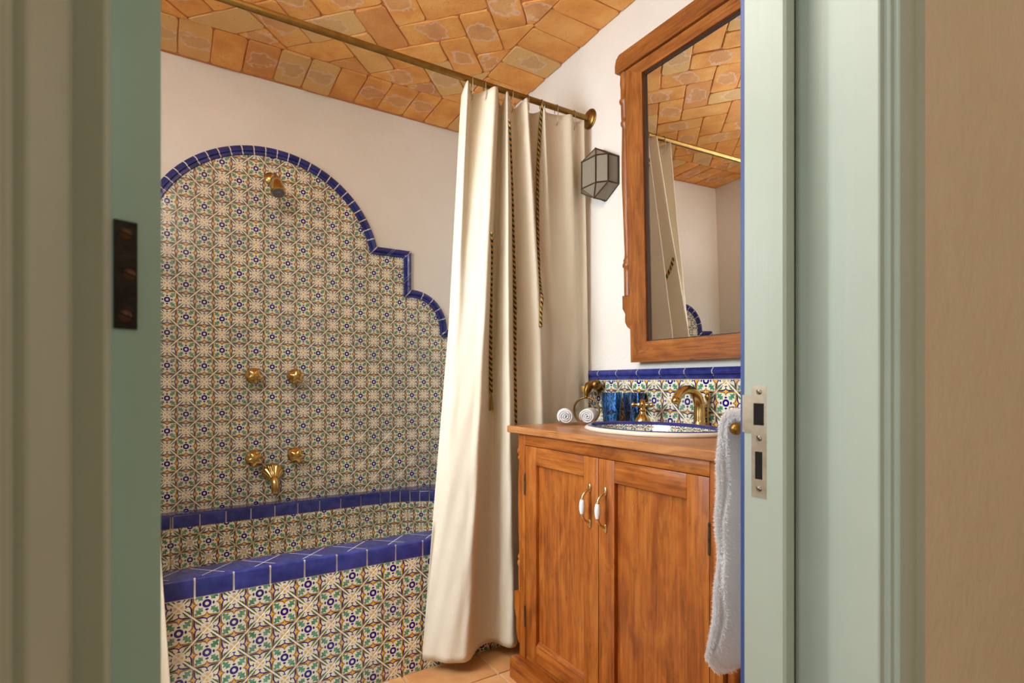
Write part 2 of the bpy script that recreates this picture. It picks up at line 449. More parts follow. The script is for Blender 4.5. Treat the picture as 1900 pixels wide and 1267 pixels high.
# ------------------------------------------------------------------ room shell
def vault(y):
    t = abs(y-1.55)/1.33; return CH+1.552-.066*t**1.15
wb = MB().box((UL-.15, ZB, -.02), (UR+.15, ZB+.12, 2.75)).build('wall_back', M['plaster']); tag(wb, 'cream plaster back wall with an arched tile panel over the tub', kind='structure')
wr = MB().box((UR, ZF-.17, -.02), (UR+.12, ZB, 2.75)).build('wall_right', M['plaster']); tag(wr, 'cream plaster wall behind the wooden vanity', kind='structure')
WZ0, WZ1, WH0, WH1 = 1.13, 1.77, 1.02, 2.22
wl = MB().box((UL-.14, ZF-.17, -.02), (UL, WZ0, 2.75)).box((UL-.14, WZ1, -.02), (UL, ZB, 2.75)).box((UL-.14, WZ0, -.02), (UL, WZ1, WH0)).box((UL-.14, WZ0, WH1), (UL, WZ1, 2.75)).build('wall_left', M['plaster'])
tag(wl, 'cream plaster left wall with a window opening', kind='structure')
# the door wall: boxes round the opening
OL, OR, OT = -.075, .830, 2.12
wf = MB()
wf.box((UL-.12, .345, -.02), (OL, ZF, 2.75)).box((OR, .345, -.02), (UR, ZF, 2.75)).box((OL, .345, OT), (OR, ZF, 2.75))
wf = wf.build('wall_front', M['plaster']); tag(wf, 'plaster wall around the doorway', kind='structure')
hw = MB().box((-2.6, .338, 0), (OL-.02, .345, 2.75)).box((OR+.02, .338, 0), (3.2, .345, 2.75)).box((OL-.02, .338, OT+.02), (OR+.02, .345, 2.75)).build('wall_hall', M['hallwall'])
tag(hw, 'beige hall wall beside the green door casing', kind='structure')
hb = MB().box((-2.6, -2.5, -.02), (3.2, -2.4, 2.75)).box((3.2, -2.5, -.02), (3.3, .345, 2.75)).build('wall_behind', M['hallwall']); tag(hb, 'beige hall walls behind the viewer', kind='structure')
hl = MB().box((-2.7, -2.5, -.02), (-2.6, -.9, 2.75)).box((-2.7, -.9, 2.3), (-2.6, .345, 2.75)).box((-2.7, -.9, -.02), (-2.6, .345, .4)).build('wall_hall_end', M['hallwall']); tag(hl, 'beige hall end wall with window opening', kind='structure')
hc = MB().box((-2.7, -2.5, 2.72), (3.3, .36, 2.78)).build('ceiling_hall', M['hallwall']); tag(hc, 'plain hall ceiling', kind='structure')
hf = MB().box((-2.7, -2.5, -.08), (3.3, .50, -.004)).build('floor_hall', M['hallfloor']); tag(hf, 'warm stone hall floor', kind='structure')
# window in the left wall
wn = thing('window_1', (UL-.09, (WZ0+WZ1)/2, WH0), 'white bathroom window in the left wall', None, kind='structure')
fr = MB()
for a, b in (((WZ0, WH0), (WZ0+.05, WH1)), ((WZ1-.05, WH0), (WZ1, WH1)), ((WZ0, WH0), (WZ1, WH0+.05)), ((WZ0, WH1-.05), (WZ1, WH1)), (((WZ0+WZ1)/2-.025, WH0), ((WZ0+WZ1)/2+.025, WH1))):
    fr.box((UL-.115, a[0], a[1]), (UL-.07, b[0], b[1]))
fr.build('window_frame', M['green'], wn)
for k in (0, 1):
    y0 = WZ0+.05 if k == 0 else (WZ0+WZ1)/2+.025
    MB().box((UL-.095, y0, WH0+.05), (UL-.09, y0+(WZ1-WZ0)/2-.075, WH1-.05)).build('pane', M['pane'], wn)

# ------------------------------------------------------------------ vaulted brick ceiling
ce = MB(); ny = 24
for j in range(ny):
    y0 = .34+(ZB+.02-.34)*j/ny; y1 = .34+(ZB+.02-.34)*(j+1)/ny
    a, b = vault(y0)+.0022, vault(y1)+.0022
    ce.add([(UL-.1, y0, a), (UR+.1, y0, a), (UR+.1, y1, b), (UL-.1, y1, b), (UL-.1, y0, a+.08), (UR+.1, y0, a+.08), (UR+.1, y1, b+.08), (UL-.1, y1, b+.08)],
           [(0, 1, 2, 3), (7, 6, 5, 4), (0, 4, 5, 1), (2, 6, 7, 3)])
ce = ce.build('ceiling', M['mortar']); tag(ce, 'orange terracotta brick vault laid in herringbone', kind='structure')
def brick(poly):
    if len(poly) < 3 or parea(poly) < .0012: return
    n = len(poly); cx = sum(p[0] for p in poly)/n; cy = sum(p[1] for p in poly)/n
    g = .0022; tx, ty = random.uniform(-.022, .022), random.uniform(-.022, .022); dz = random.uniform(-.0015, .0015)
    P = []
    for i in range(n):                               # inset, chop the corners and roughen
        p, q = poly[i], poly[(i+1) % n]; L = math.hypot(q[0]-p[0], q[1]-p[1])
        if L < .004: continue
        for t in ((.07, .5, .93) if L > .06 else (.2, .8)):
            x, y = p[0]+(q[0]-p[0])*t, p[1]+(q[1]-p[1])*t; l = math.hypot(x-cx, y-cy)
            k = (l-g*1.25+random.uniform(-.0022, .0016))/l; P.append((cx+(x-cx)*k, cy+(y-cy)*k))
    if len(P) < 3: return
    fn = lambda x, y, d: (x, y, vault(y)+dz+tx*(x-cx)+ty*(y-cy)-d)
    MB().prism(P, fn, -.03, .004, cham=.0028).build('brick', M['brick'], ce, loc=(cx, cy, vault(cy)))
bw, bl = .1345, .268
IN = rect(UL+bl, ZF+bl, UR-bl, ZB-.02-bl)
k = int((ZB-ZF)/bw)+1
for sgn, ux in ((1, UR), (-1, UL)):
    y = ZB-.02-bl-.005
    # soldier courses along the side walls, cut at the corner by the end courses
    while y > ZF+bl-.13:
        w = bw*random.uniform(.94, 1.05)
        brick(clip(rect(min(ux, ux-sgn*bl), y-w, max(ux, ux-sgn*bl), y), rect(UL, ZF+bl, UR, ZB-.02-bl))); y -= w
for y0, y1 in ((ZB-.02-bl, ZB-.02), (ZF, ZF+bl)):
    x = UL+.02
    while x < UR:
        w = bw*random.uniform(.93, 1.08); brick(clip(rect(x, y0, x+w, y1), rect(UL, ZF, UR, ZB))); x += w
ox, oy = .83-bw*math.sqrt(2), 2.22; r2 = math.sqrt(.5)
def hb_pt(a, b): return (ox+bw*(a*r2+b*r2), oy+bw*(-a*r2+b*r2))
for i in range(-16, 17):
    for j in range(-12, 13):
        A0, B0 = i+2*j, -i+2*j
        for (a0, b0, a1, b1) in ((A0, B0, A0+1, B0+2), (A0+1, B0+1, A0+3, B0+2)):
            q = [hb_pt(a0, b0), hb_pt(a1, b0), hb_pt(a1, b1), hb_pt(a0, b1)]
            p = clip(q, IN)
            if p: brick(p)

# ------------------------------------------------------------------ terracotta floor
fl = MB().box((UL-.1, .50, -.08), (UR+.1, ZB+.02, -.004)).build('floor', M['floorgrout']); tag(fl, 'terracotta tile floor of the bathroom', kind='structure')
for i in range(-6, 3):
    for j in range(-4, 1):
        p = clip(rect(1.0145+.3*i+.004, 1.694+.3*j+.004, 1.0145+.3*i+.296, 1.694+.3*j+.296), rect(UL, .50, UR, 1.87))
        if len(p) > 2 and parea(p) > .002:
            cx = sum(q[0] for q in p)/len(p); cy = sum(q[1] for q in p)/len(p)
            MB().prism(p, lambda x, y, d: (x, y, d), -.01, .001, cham=.002).build('floor_tile', M['floor'], fl, loc=(cx, cy, 0))

# ------------------------------------------------------------------ flower tiles
HX, HZ = .0725, .0735
def diamond(g=.0021, hx=HX, hz=HZ): return [(hx-g*1.4, 0), (0, hz-g*1.4), (-hx+g*1.4, 0), (0, -hz+g*1.4)]
TILE_T = .008
FULLP = MB().prism(diamond(), lambda x, z, d: (x, -d, z), 0, TILE_T, cham=.0010).mesh('tile', M['paletile'])
FULL = MB().prism(diamond(), lambda x, z, d: (x, -d, z), 0, TILE_T, cham=.0010).mesh('tile', M['tile'])
def put_tile(parent, cu, ch, place, rotz, pieces=None, half=None):
    """a tile at lattice point (cu, ch); pieces = polygons kept after cutting, in lattice coordinates"""
    rot = (random.uniform(-.005, .005), random.uniform(-.006, .006), rotz+random.uniform(-.005, .005))
    pal = parent.name == 'wall_back'
    if pieces is None: me = FULLP if pal else FULL
    else:
        mb = MB()
        for p in pieces:
            mb.prism([(x-cu, z-ch) for x, z in p], lambda x, z, d: (x, -d, z), 0, TILE_T, cham=.0008 if len(pieces) == 1 else 0)
        me = mb.mesh('tile', M['paletile' if pal else 'tile'])
    return inst('tile', me, parent, place, rot)
def lattice(parent, u0, h0, hu, hh, ku, kh, regions, place, rotz, par=0, stretch=None):
    for k in range(*ku):
        for m in range(*kh):
            if (k+m+par) % 2: continue
            cu, ch = u0+hu*k, h0+hh*m
            d = [(cu+x*hu/HX, ch+z*hh/HZ) for x, z in diamond()]
            ps = [clip(d, r) for r in regions]; ps = [p for p in ps if len(p) > 2 and parea(p) > 2e-5]
            tot = sum(parea(p) for p in ps); full = parea(d)
            if tot < .02*full: continue
            if tot > .995*full and len(ps) == 1: o = put_tile(parent, cu, ch, place(cu, ch), rotz)
            else: 
                ps = [[(cu+(x-cu)*HX/hu, ch+(z-ch)*HZ/hh) for x, z in p] for p in ps]
                o = put_tile(parent, cu, ch, place(cu, ch), rotz, ps)
            if stretch: o.scale = stretch
# back wall: arched panel, mirrored about the shower axis
UC = .43; CR, CHH = .5435, .603
def mir(pts): return [(2*UC-x, z) for x, z in reversed(pts)]
def region_set(band):
    r = CR-band; hs = .737-band*.95; uv = 1.153-band*.95; rq = .213-band; hb = .310-band; ue = 1.50-band*.95
    a0 = math.asin((hs-CHH)/r)
    cap = [(UC+r*math.cos(a0+(PI-2*a0)*i/40), CHH+r*math.sin(a0+(PI-2*a0)*i/40)) for i in range(41)]
    hq = .31+math.sqrt(max(0, rq**2-(uv-1.16)**2))
    p2 = rect(2*UC-uv, hq, uv, hs)
    aq = math.asin(min(1, (hq-.31)/rq))
    right = [(1.16+rq, hb)]+[(1.16+rq*math.cos(aq*i/12), .31+rq*math.sin(aq*i/12)) for i in range(13)]
    p3 = right+[(2*UC-x, z) for x, z in reversed(right)]
    p4 = rect(2*UC-ue, -.60, ue, hb)
    return [cap, p2, p3, p4]
BAND = .042
REG = [[(x, z+CH) for x, z in p] for p in region_set(BAND)]
YT = 2.888                                             # back face of the tiles; glaze at 2.880
lattice(wb, 0, .742+CH, HX, HZ, (-12, 24), (-22, 8), REG, lambda u, h: (u, YT, h), 0, par=1)
gr = MB()
for p in region_set(.004): gr.prism([(x, z+CH) for x, z in p], lambda x, z, d: (x, ZB-d, z), -.01, ZB-2.8812)
gr.build('grout', M['grout'], wb)
# blue edging along the arch
PROF = [(0, 0), (0, .010), (.05, .0135), (.22, .0135), (.27, .010), (.34, .010), (.42, .018), (.62, .022), (.82, .019), (.90, .014), (1, .012), (1, 0)]
GROUT_RUN = {}
def edging(parent, fi, fo, t0, t1, nseg, base_y=2.8835, fn=None):
    """fi(t), fo(t): inner and outer edge; a piece between t0 and t1"""
    fn = fn or (lambda x, z, d: (x, base_y-d, z))
    vs, n = [], len(PROF)
    for i in range(nseg+1):
        t = t0+(t1-t0)*i/nseg; a, b = fi(t), fo(t)
        for w, d in PROF: vs.append(fn(a[0]+(b[0]-a[0])*w, a[1]+(b[1]-a[1])*w+CH, d))
    fs = [(i*n+j, i*n+j+1, (i+1)*n+j+1, (i+1)*n+j) for i in range(nseg) for j in range(n-1)]
    fs += [tuple(range(n)), tuple(nseg*n+j for j in reversed(range(n)))]
    gb = GROUT_RUN.setdefault(parent.name, MB()); gv = []; e = (t1-t0)*.06+math.copysign(.004, t1-t0)
    for i in range(nseg+1):
        t = (t0-e)+(t1-t0+2*e)*i/nseg; a, b = fi(t), fo(t)
        for w, d in PROF: gv.append(fn(a[0]+(b[0]-a[0])*(w*.96+.02), a[1]+(b[1]-a[1])*(w*.96+.02)+CH, max(0, d-.0013)))
    gb.add(gv, fs)
    mb = MB().add(vs, fs); c = Vector((0, 0, 0))
    for v in vs: c += Vector(v)
    return mb.build('edge_tile', M['blue'], parent, 40, loc=c/len(vs))
def arc(cx, cz, r, a): return (cx+r*math.cos(a), cz+r*math.sin(a))
aend = math.asin((.737-CHH)/CR)
npc = 27; A0 = aend-.02; span = PI-2*A0
for i in range(npc):
    a, b = A0+span*i/npc, A0+span*(i+1)/npc; ai, bi = a, b
    if i == 0: a, ai = aend, math.asin((.737-BAND-CHH)/(CR-BAND))
    if i == npc-1: b, bi = PI-aend, PI-math.asin((.737-BAND-CHH)/(CR-BAND))
    edging(wb, lambda t: arc(UC, CHH, CR-BAND, ai+(bi-ai)*t), lambda t: arc(UC, CHH, CR, a+(b-a)*t), .05, .95, 2)
def seg(pi, qi, po, qo): return (lambda t: (pi[0]+(qi[0]-pi[0])*t, pi[1]+(qi[1]-pi[1])*t)), (lambda t: (po[0]+(qo[0]-po[0])*t, po[1]+(qo[1]-po[1])*t))
def straight(pi, qi, po, qo, cuts):
    for sg in (1, -1):
        f = (lambda p: p) if sg == 1 else (lambda p: (2*UC-p[0], p[1]))
        fi, fo = seg(f(pi), f(qi), f(po), f(qo))
        for a, b in cuts: edging(wb, fi, fo, a+.006, b-.006, 1)
ri = CR-BAND; h1, h1o = .737-BAND, .737; uv, uvo = 1.153-BAND, 1.153
a_i = math.asin((h1-CHH)/ri)
straight((UC+ri*math.cos(a_i), h1), (uv, h1), (UC+CR*math.cos(aend)+.004, h1o), (uvo, h1o), ((0, .46), (.46, .52), (.52, 1)))
hqo = .31+.213; hqi = .31+math.sqrt((.213-BAND)**2-(uv-1.16)**2)
straight((uv, h1), (uv, hqi), (uvo, h1o), (uvo, hqo), ((0, .55), (.55, .63), (.63, 1)))
for sg in (1, -1):
    for i in range(5):
        a1 = PI/2*(1-i/5); a0 = PI/2*(1-(i+1)/5); b1 = a1
        if i == 0: a1, b1 = PI/2+.278, PI/2+.033
        f = (lambda p: p) if sg == 1 else (lambda p: (2*UC-p[0], p[1]))
        def fi(t, a1=a1, a0=a0, i=i, f=f):
            x, z = arc(1.16, .31, .213-BAND, a1+(a0-a1)*t); return f((x, z-(BAND*max(0, t-.5)*2 if i == 4 else 0)))
        edging(wb, fi, lambda t, b1=b1, a0=a0, f=f: f(arc(1.16, .31, .213, b1+(a0-b1)*t)), .04, .96, 2)
straight((1.16+.213-BAND, .31-BAND), (1.50-BAND, .31-BAND), (1.373, .31), (1.50, .31), ((0, 1),))
straight((1.50-BAND, .31-BAND), (1.50-BAND, -.57), (1.50, .31), (1.50, -.57), [(i/8, (i+1)/8) for i in range(8)])

# backsplash on the right wall
rr = [(x, z+CH) for x, z in rect(.80, -.158, 1.885, .012)]
def bsp(u, h): return (UR-.002, u, h)
# lattice runs along the wall (depth), seen from the room
for k in range(-9, 7):
    for mm in range(-2, 3):
        if (k+mm) % 2: continue
        cy, chh = 1.4835+.0800*k, -.0665+.0755*mm+CH
        d = [(cy+x*.08/HX, chh+z*.0755/HZ) for x, z in diamond()]
        p = clip(d, rr)
        if len(p) < 3 or parea(p) < .0003: continue
        me = FULL if parea(p) > .995*parea(d) else MB().prism([(-(y-cy)*HX/.08, (z-chh)*HZ/.0755) for y, z in p], lambda x, z, d: (x, -d, z), 0, TILE_T, cham=.0008).mesh('tile', M['tile'])
        o = inst('tile', me, wr, (UR-.002, cy, chh), (random.uniform(-.005, .005), random.uniform(-.005, .005), -PI/2)); o.scale = (.08/HX, 1, .0755/HZ)
MB().box((UR-.006, .80, CH-.158), (UR+.002, 1.885, CH+.05)).build('grout', M['grout'], wr)
ys = [1.885, 1.796, 1.682, 1.564, 1.445, 1.328, 1.209, 1.095, .98, .865, .80]
for a, b in zip(ys, ys[1:]):
    fi, fo = seg((a, .016), (b, .016), (a, .056), (b, .056)); g = .0024/abs(a-b)
    edging(wr, fi, fo, g, 1-g, 1, fn=lambda x, z, d: (UR-.006-d*.9, x, z))

for k_, gb in GROUT_RUN.items(): gb.build('edge_grout', M['grout'], bpy.data.objects[k_], 40)

# ------------------------------------------------------------------ built-in bath
BZ, RT = 1.865, CH-.577                                 # front plane, rim height
bt = thing('bathtub', (UC, BZ+.05, 0), 'built-in bathtub faced with flower tiles and edged in cobalt blue', 'bathtub')
R_ = .41; cz = 2.80-R_; sl, sr = .012, .952              # stadium basin
def stad(n=20, r=R_, off=0):
    pts = []
    for i in range(n+1): pts.append((sr+(r+off)*math.sin(PI*i/n), cz-(r+off)*math.cos(PI*i/n)))
    for i in range(n+1): pts.append((sl-(r+off)*math.sin(PI*i/n), cz+(r+off)*math.cos(PI*i/n)))
    return pts
ST = stad(40, R_, .0065)
body = MB(); n = len(ST)
low = ST
body.add([(x, y, RT-.0014) for x, y in ST]+[(x, y, .09) for x, y in low], [(i, (i+1) % n, n+(i+1) % n, n+i) for i in range(n)]+[tuple(range(n, 2*n))])
def outer(p):
    """the point of the outer rectangle in the direction from the basin"""
    x, y = p
    if x > sr+1e-6:
        dx, dy = x-sr, y-cz; t = min((UR-sr)/dx if dx > 1e-6 else 9e9, ((2.886-cz)/dy if dy > 1e-6 else 9e9), ((BZ+.0022-cz)/dy if dy < -1e-6 else 9e9)); return (sr+dx*t, cz+dy*t)
    if x < sl-1e-6:
        dx, dy = x-sl, y-cz; t = min((UL-sl)/dx if dx < -1e-6 else 9e9, ((2.886-cz)/dy if dy > 1e-6 else 9e9), ((BZ+.0022-cz)/dy if dy < -1e-6 else 9e9)); return (sl+dx*t, cz+dy*t)
    return (x, 2.886 if y > cz else BZ+.0022)
OUT = [outer(p) for p in ST]
body.add([(x, y, RT-.0014) for x, y in ST]+[(x, y, RT-.0014) for x, y in OUT]+[(x, y, 0) for x, y in OUT], [(i, (i+1) % n, n+(i+1) % n, n+i) for i in range(n)]+[(n+i, n+(i+1) % n, 2*n+(i+1) % n, 2*n+i) for i in range(n)])
body.build('masonry', M['grout'], bt)
FR = [rect(UL, .002, UR, RT-.060)]
lattice(bt, .0285, CH-.732, .0724, HZ, (-11, 23), (-6, 4), FR, lambda u, h: (u, BZ+.0085, h), 0)
lattice(bt, .0856, CH-.782, .0722, HZ, (-1, 13), (-5, 4), [rect(.0134, .15, .952, RT-.060)], lambda u, h: (u, 2.8085, h), 0)
# curved end: tiles cut in half along the joints
def half_tiles(k0, n, sgn, cx):
    for i in range(n):
        f0, f1 = (i)*.0722/R_, (i+1)*.0722/R_
        p0 = (cx+sgn*R_*math.sin(f0), cz+R_*math.cos(f0)); p1 = (cx+sgn*R_*math.sin(f1), cz+R_*math.cos(f1))
        if sgn < 0: p0, p1 = p1, p0
        ang = math.atan2(p1[1]-p0[1], p1[0]-p0[0]); L = math.hypot(p1[0]-p0[0], p1[1]-p0[1])
        for mm in range(-5, 3):
            z0 = CH-.782+HZ*mm
            for side in (0, 1):
                kk = (k0+i+side) if sgn > 0 else (k0-i-1+side)
                if (kk+mm) % 2: continue
                tri = [(.0014, -HZ+.002), (L-.002, 0), (.0014, HZ-.002)] if side == 0 else [(-.0014, HZ-.002), (-L+.002, 0), (-.0014, -HZ+.002)]
                tri = clip([(x, z+z0) for x, z in (tri if side == 0 else tri)], rect(-1, .15, 1, RT-.060))
                if len(tri) < 3 or parea(tri) < 2e-4: continue
                me = MB().prism([(x, z-z0) for x, z in tri], lambda x, z, d: (x, -d, z), 0, .005, cham=.0008).mesh('tile', M['tile'])
                q = p0 if side == 0 else p1
                nx, ny_ = math.sin(ang), -math.cos(ang)
                inst('tile', me, bt, (q[0]-nx*.002, q[1]-ny_*.002, z0), (0, 0, ang))
half_tiles(12, 12, 1, sr); half_tiles(-1, 4, -1, sl)
# blue face tiles of the front edge: rounded top arris
EP = [(0, 0), (0, .006), (.050, .008), (.0535, .0065), (.056, .004), (.057, 0), (.057, -.010)]
def face_tile(p0, p1, zt):
    d = Vector((p1[0]-p0[0], p1[1]-p0[1])); L = d.length; d /= L; nx, ny_ = d.y, -d.x
    g = .0028; vs = []
    for t in (g, L-g):
        for z, o in EP: vs.append((p0[0]+d.x*t+nx*o, p0[1]+d.y*t+ny_*o, zt-.057+z))
    m = len(EP)
    fs = [(j, j+1, m+j+1, m+j) for j in range(m-1)]+[tuple(range(m)), tuple(reversed(range(m, 2*m)))]
    MB().add(vs, fs).build('edge_tile', M['blue'], bt, 50, loc=((p0[0]+p1[0])/2, (p0[1]+p1[1])/2, zt-.03))
x = .0688-.1035*8
while x < UR: 
    a, b = max(UL, x), min(UR, x+.1035)
    if b-a > .02: face_tile((a, BZ+.006), (b, BZ+.006), RT)
    x += .1035
x = .952
while x > .02: face_tile((max(.012, x-.1035), 2.806), (x, 2.806), RT); x -= .1035
for i in range(20):
    f0, f1 = i*.052/R_, (i+1)*.052/R_
    face_tile(*[(sr+(R_+.006)*math.sin(f), cz+(R_+.006)*math.cos(f)) for f in (f0, f1)], RT)
for i in range(8):
    f0, f1 = i*.052/R_, (i+1)*.052/R_
    face_tile(*[(sl-(R_+.006)*math.sin(f), cz+(R_+.006)*math.cos(f)) for f in (f1, f0)], RT)
# blue rim tiles laid on their corners
quads = [rect(sl, BZ+.006, sr, cz-R_-.002), rect(sl, cz+R_+.006, sr, 2.878)]
for i in range(n):
    a, b, c, d = ST[i], ST[(i+1) % n], OUT[(i+1) % n], OUT[i]
    if abs(a[1]-b[1]) < 1e-6 and abs(a[0]-b[0]) > .5: continue
    def push(p, o): l = math.hypot(p[0]-o[0], p[1]-o[1]); return p
    q = [a, d, c, b] if (d[0]-a[0])*(c[1]-a[1])-(d[1]-a[1])*(c[0]-a[0]) > 0 else [a, b, c, d]
    quads.append([(x, max(BZ+.006, min(2.878, y))) for x, y in q])
for i in range(-14, 24):
    for j in range(-1, 16):
        if (i+j) % 2: continue
        cu, cy = .1915+.0725*i, 1.915+.0725*j
        d = [(cu+.0704, cy), (cu, cy+.0704), (cu-.0704, cy), (cu, cy-.0704)]
        ps = [p for p in (clip(d, q) for q in quads) if len(p) > 2 and parea(p) > 1e-5]
        if sum(parea(p) for p in ps) < 2e-4: continue
        mb = MB()
        for p in ps: mb.prism(p, lambda x, y, d: (x, y, d), RT-.008, RT-.001)
        mb.build('rim_tile', M['blue'], bt, loc=(cu, cy, RT))

# ------------------------------------------------------------------ door frame and door
def extr(mb, poly, h0, h1, mi=0): return mb.prism(poly, lambda x, y, d: (x, y, d), h0, h1, mi)
dr = thing('door_1', (.36, .46, 0), 'sage green door frame and open door at the bathroom doorway', None, kind='structure')
HT = 2.08
jr = MB(); extr(jr, [(.750, .477), (.750, .516), (.80, .516), (.80, .465), (.772, .465), (.772, .4605), (.7685, .448), (.749, .448), (.7455, .4515), (.7455, .476), (.747, .477)], 0, HT)
jr.build('jamb', M['green'], dr)
extr(MB(), [(.7495, .516), (.7495, .5215), (.753, .5245), (.82, .5245), (.82, .516)], 0, HT).build('edge_strip', M['bluepaint'], dr)['label'] = 'blue painted inner edge of the door frame'
extr(MB(), [(.794, .4605), (.794, .349), (.7955, .347), (.806, .347), (.806, .3415), (.8075, .3397), (.8166, .3397), (.8166, .335), (.819, .3333), (.832, .3328), (.845, .3322), (.858, .3328), (.867, .3345), (.868, .339), (.871, .3375), (.905, .3375), (.905, .352), (.835, .352), (.835, .4605)], 0, HT+.06).build('casing', M['green'], dr, 25)
jl = MB(); extr(jl, [(-.0347, .452), (-.0347, .4965), (-.048, .4965), (-.048, .5215), (-.09, .5215), (-.09, .451), (-.036, .451)], 0, HT)
jl.build('jamb', M['green'], dr)
extr(MB(), [(-.0514, .451), (-.0514, .3165), (-.0525, .315), (-.0561, .315), (-.0561, .3015), (-.058, .300), (-.11, .300), (-.15, .305), (-.15, .345), (-.075, .345), (-.075, .451)], 0, HT+.06).build('casing', M['green'], dr, 25)
MB().box((-.0347, .4505, HT-.03), (.746, .4965, HT+.03)).box((-.05, .31, HT+.02), (.80, .4505, HT+.05)).box((-.15, .315, HT+.03), (.905, .35, HT+.12)).build('head', M['green'], dr)
# strike plate
z0, z1, hb_, ht_ = .478, .503, CH-.171, CH-.003
zs = [.478, .4825, .485, .497, .499, .503]; hs = [hb_, CH-.144, CH-.1025, CH-.063, CH-.030, ht_]
sp = MB(); UP = .7485
def cell(y0, h0, y1, h1): sp.box((UP, y0, h0), (.7505, y1, h1))
cell(z0, hs[4], z1, ht_); cell(z0, hs[3], .4825, hs[4]); cell(.4995, hs[3], z1, hs[4]); cell(z0, hs[2], z1, hs[3])
cell(z0, hs[1], .485, hs[2]); cell(.497, hs[1], z1, hs[2]); cell(z0, hb_, z1, hs[1]); cell(z1, CH-.075, .5185, CH-.018)
sp = sp.build('strike_plate', M['nickel'], dr); sp['label'] = 'worn nickel strike plate with two slots'
MB().box((.7492, .482, hs[3]-.001), (.7504, .500, hs[4]+.001)).box((.7492, .4845, hs[1]-.001), (.7504, .4975, hs[2]+.001)).build('slot_shade', M['dark'], sp)  # dark blocks painted as the shade inside slots; the jamb is not cut
for hh in (-.013, -.0825, -.158):
    sc = MB().lathe([(.0042, 0), (.0042, .0006), (.003, .0016), (0.00001, .0019)], (UP, .4905, CH+hh), (-1, 0, 0), 16)
    sc.box((UP-.0022, .4905-.0042, CH+hh-.0005), (UP-.0016, .4905+.0042, CH+hh+.0005), 1)
    o = sc.build('screw', [M['screw'], M['dark']], sp, 40, loc=(UP, .4905, CH+hh)); o.rotation_euler = (random.uniform(.6, 1.0), 0, 0)
# door leaf, open into the room; its hinge edge faces us
an = math.radians(111); d1 = Vector((math.cos(an-PI/2), math.sin(an-PI/2), 0)); d2 = Vector((math.cos(an), math.sin(an), 0)); C0 = Vector((-.0360, .512, 0))
def dl(a, b, h): return tuple(C0+d1*a+d2*b+Vector((0, 0, h)))
lf = MB().prism(rect(0, 0, .034, .72), lambda a, b, d: dl(a, b, d), .012, 2.05)
for h0, h1 in ((.25, .95), (1.15, 1.9)):
    for aa in (.034, 0):
        o = .004 if aa else -.004
        for p in (rect(min(aa, aa+o), .12, max(aa, aa+o), .14), rect(min(aa, aa+o), .58, max(aa, aa+o), .60)): lf.prism(p, lambda a, b, d: dl(a, b, d), h0, h1)
lf = lf.build('leaf', M['teal'], dr)
MB().prism([(.0016, -.0022), (.0168, -.0022), (.0168, .001), (.0016, .001)], lambda a, b, d: dl(a, b, d), CH+.042, CH+.125).build('hinge_plate', M['iron'], lf)
for a, hh in ((.0085, .115), (.0112, .084), (.0085, .052)):
    p = Vector(dl(a, -.0022, CH+hh))
    sc = MB().lathe([(.0045, 0), (.0045, .0004), (.003, .0012), (1e-5, .0014)], p, tuple(-d2), 16)
    e = d1*.0042; up = Vector((0, 0, .0005)); o = -d2*.0014
    vs = [p+o-e-up+Vector((0, 0, .0015)), p+o+e-up-Vector((0, 0, .0015)), p+o+e+up-Vector((0, 0, .0015)), p+o-e+up+Vector((0, 0, .0015))]
    sc.add([v for v in vs]+[v-d2*.0002 for v in vs], [(0, 1, 2, 3), (4, 5, 6, 7), (0, 1, 5, 4), (2, 3, 7, 6)], 1)
    sc.build('screw', [M['hingescrew'], M['dark']], lf, 40)

# ------------------------------------------------------------------ vanity
UV, CT = 1.055, CH-.155                                 # front of the worktop, its upper face
va = thing('vanity', (1.33, 1.22, 0), 'pine vanity cabinet with two panelled doors and overhanging worktop', 'cabinet')
ZL, ZR = 1.646, .794
ub = 1.075
wt = MB(); nn_ = 64; hole, rim_ = [], []
for i in range(nn_):
    a = 2*PI*i/nn_; dx, dy = .172*math.cos(a), .232*math.sin(a); hole.append((1.335+dx, 1.25+dy))
    t = min(((UR-.010-1.335)/dx if dx > 1e-6 else 9e9), ((UV-1.335)/dx if dx < -1e-6 else 9e9), ((1.700-1.25)/dy if dy > 1e-6 else 9e9), ((.740-1.25)/dy if dy < -1e-6 else 9e9))
    rim_.append((1.335+dx*t, 1.25+dy*t))
for c in ((UV, .740), (UV, 1.700), (UR-.010, 1.700), (UR-.010, .740)):
    k_ = min(range(nn_), key=lambda i: math.hypot(rim_[i][0]-c[0], rim_[i][1]-c[1])); rim_[k_] = c
wt.add([(x, y, CT) for x, y in hole]+[(x, y, CT) for x, y in rim_]+[(x, y, CT-.024) for x, y in rim_]+[(x, y, CT-.024) for x, y in hole],
       [(k*nn_+i, k*nn_+(i+1) % nn_, ((k+1) % 4)*nn_+(i+1) % nn_, ((k+1) % 4)*nn_+i) for k in range(4) for i in range(nn_)])
o = wt.build('worktop', M['top'], va, 30); md = o.modifiers.new('eased_edge', 'BEVEL'); md.width = .0025; md.segments = 2; md.angle_limit = 1.2
ca = MB()
ca.box((ub+.02, ZL-.018, .02), (UR-.012, ZL-.001, CT-.024)).box((ub+.02, ZR+.001, .02), (UR-.012, ZR+.018, CT-.024)).box((ub+.03, ZR+.018, .06), (UR-.012, ZL-.018, .08)).box((UR-.02, ZR+.018, .02), (UR-.012, ZL-.018, CT-.03))
ca.build('carcass', M['wx'], va)
for a, b in ((1.6105, ZL), (ZR, .8305)): MB().box((ub, a, .07), (ub+.03, b, CT-.024), ch=.002).build('stile', M['wz'], va, 30)
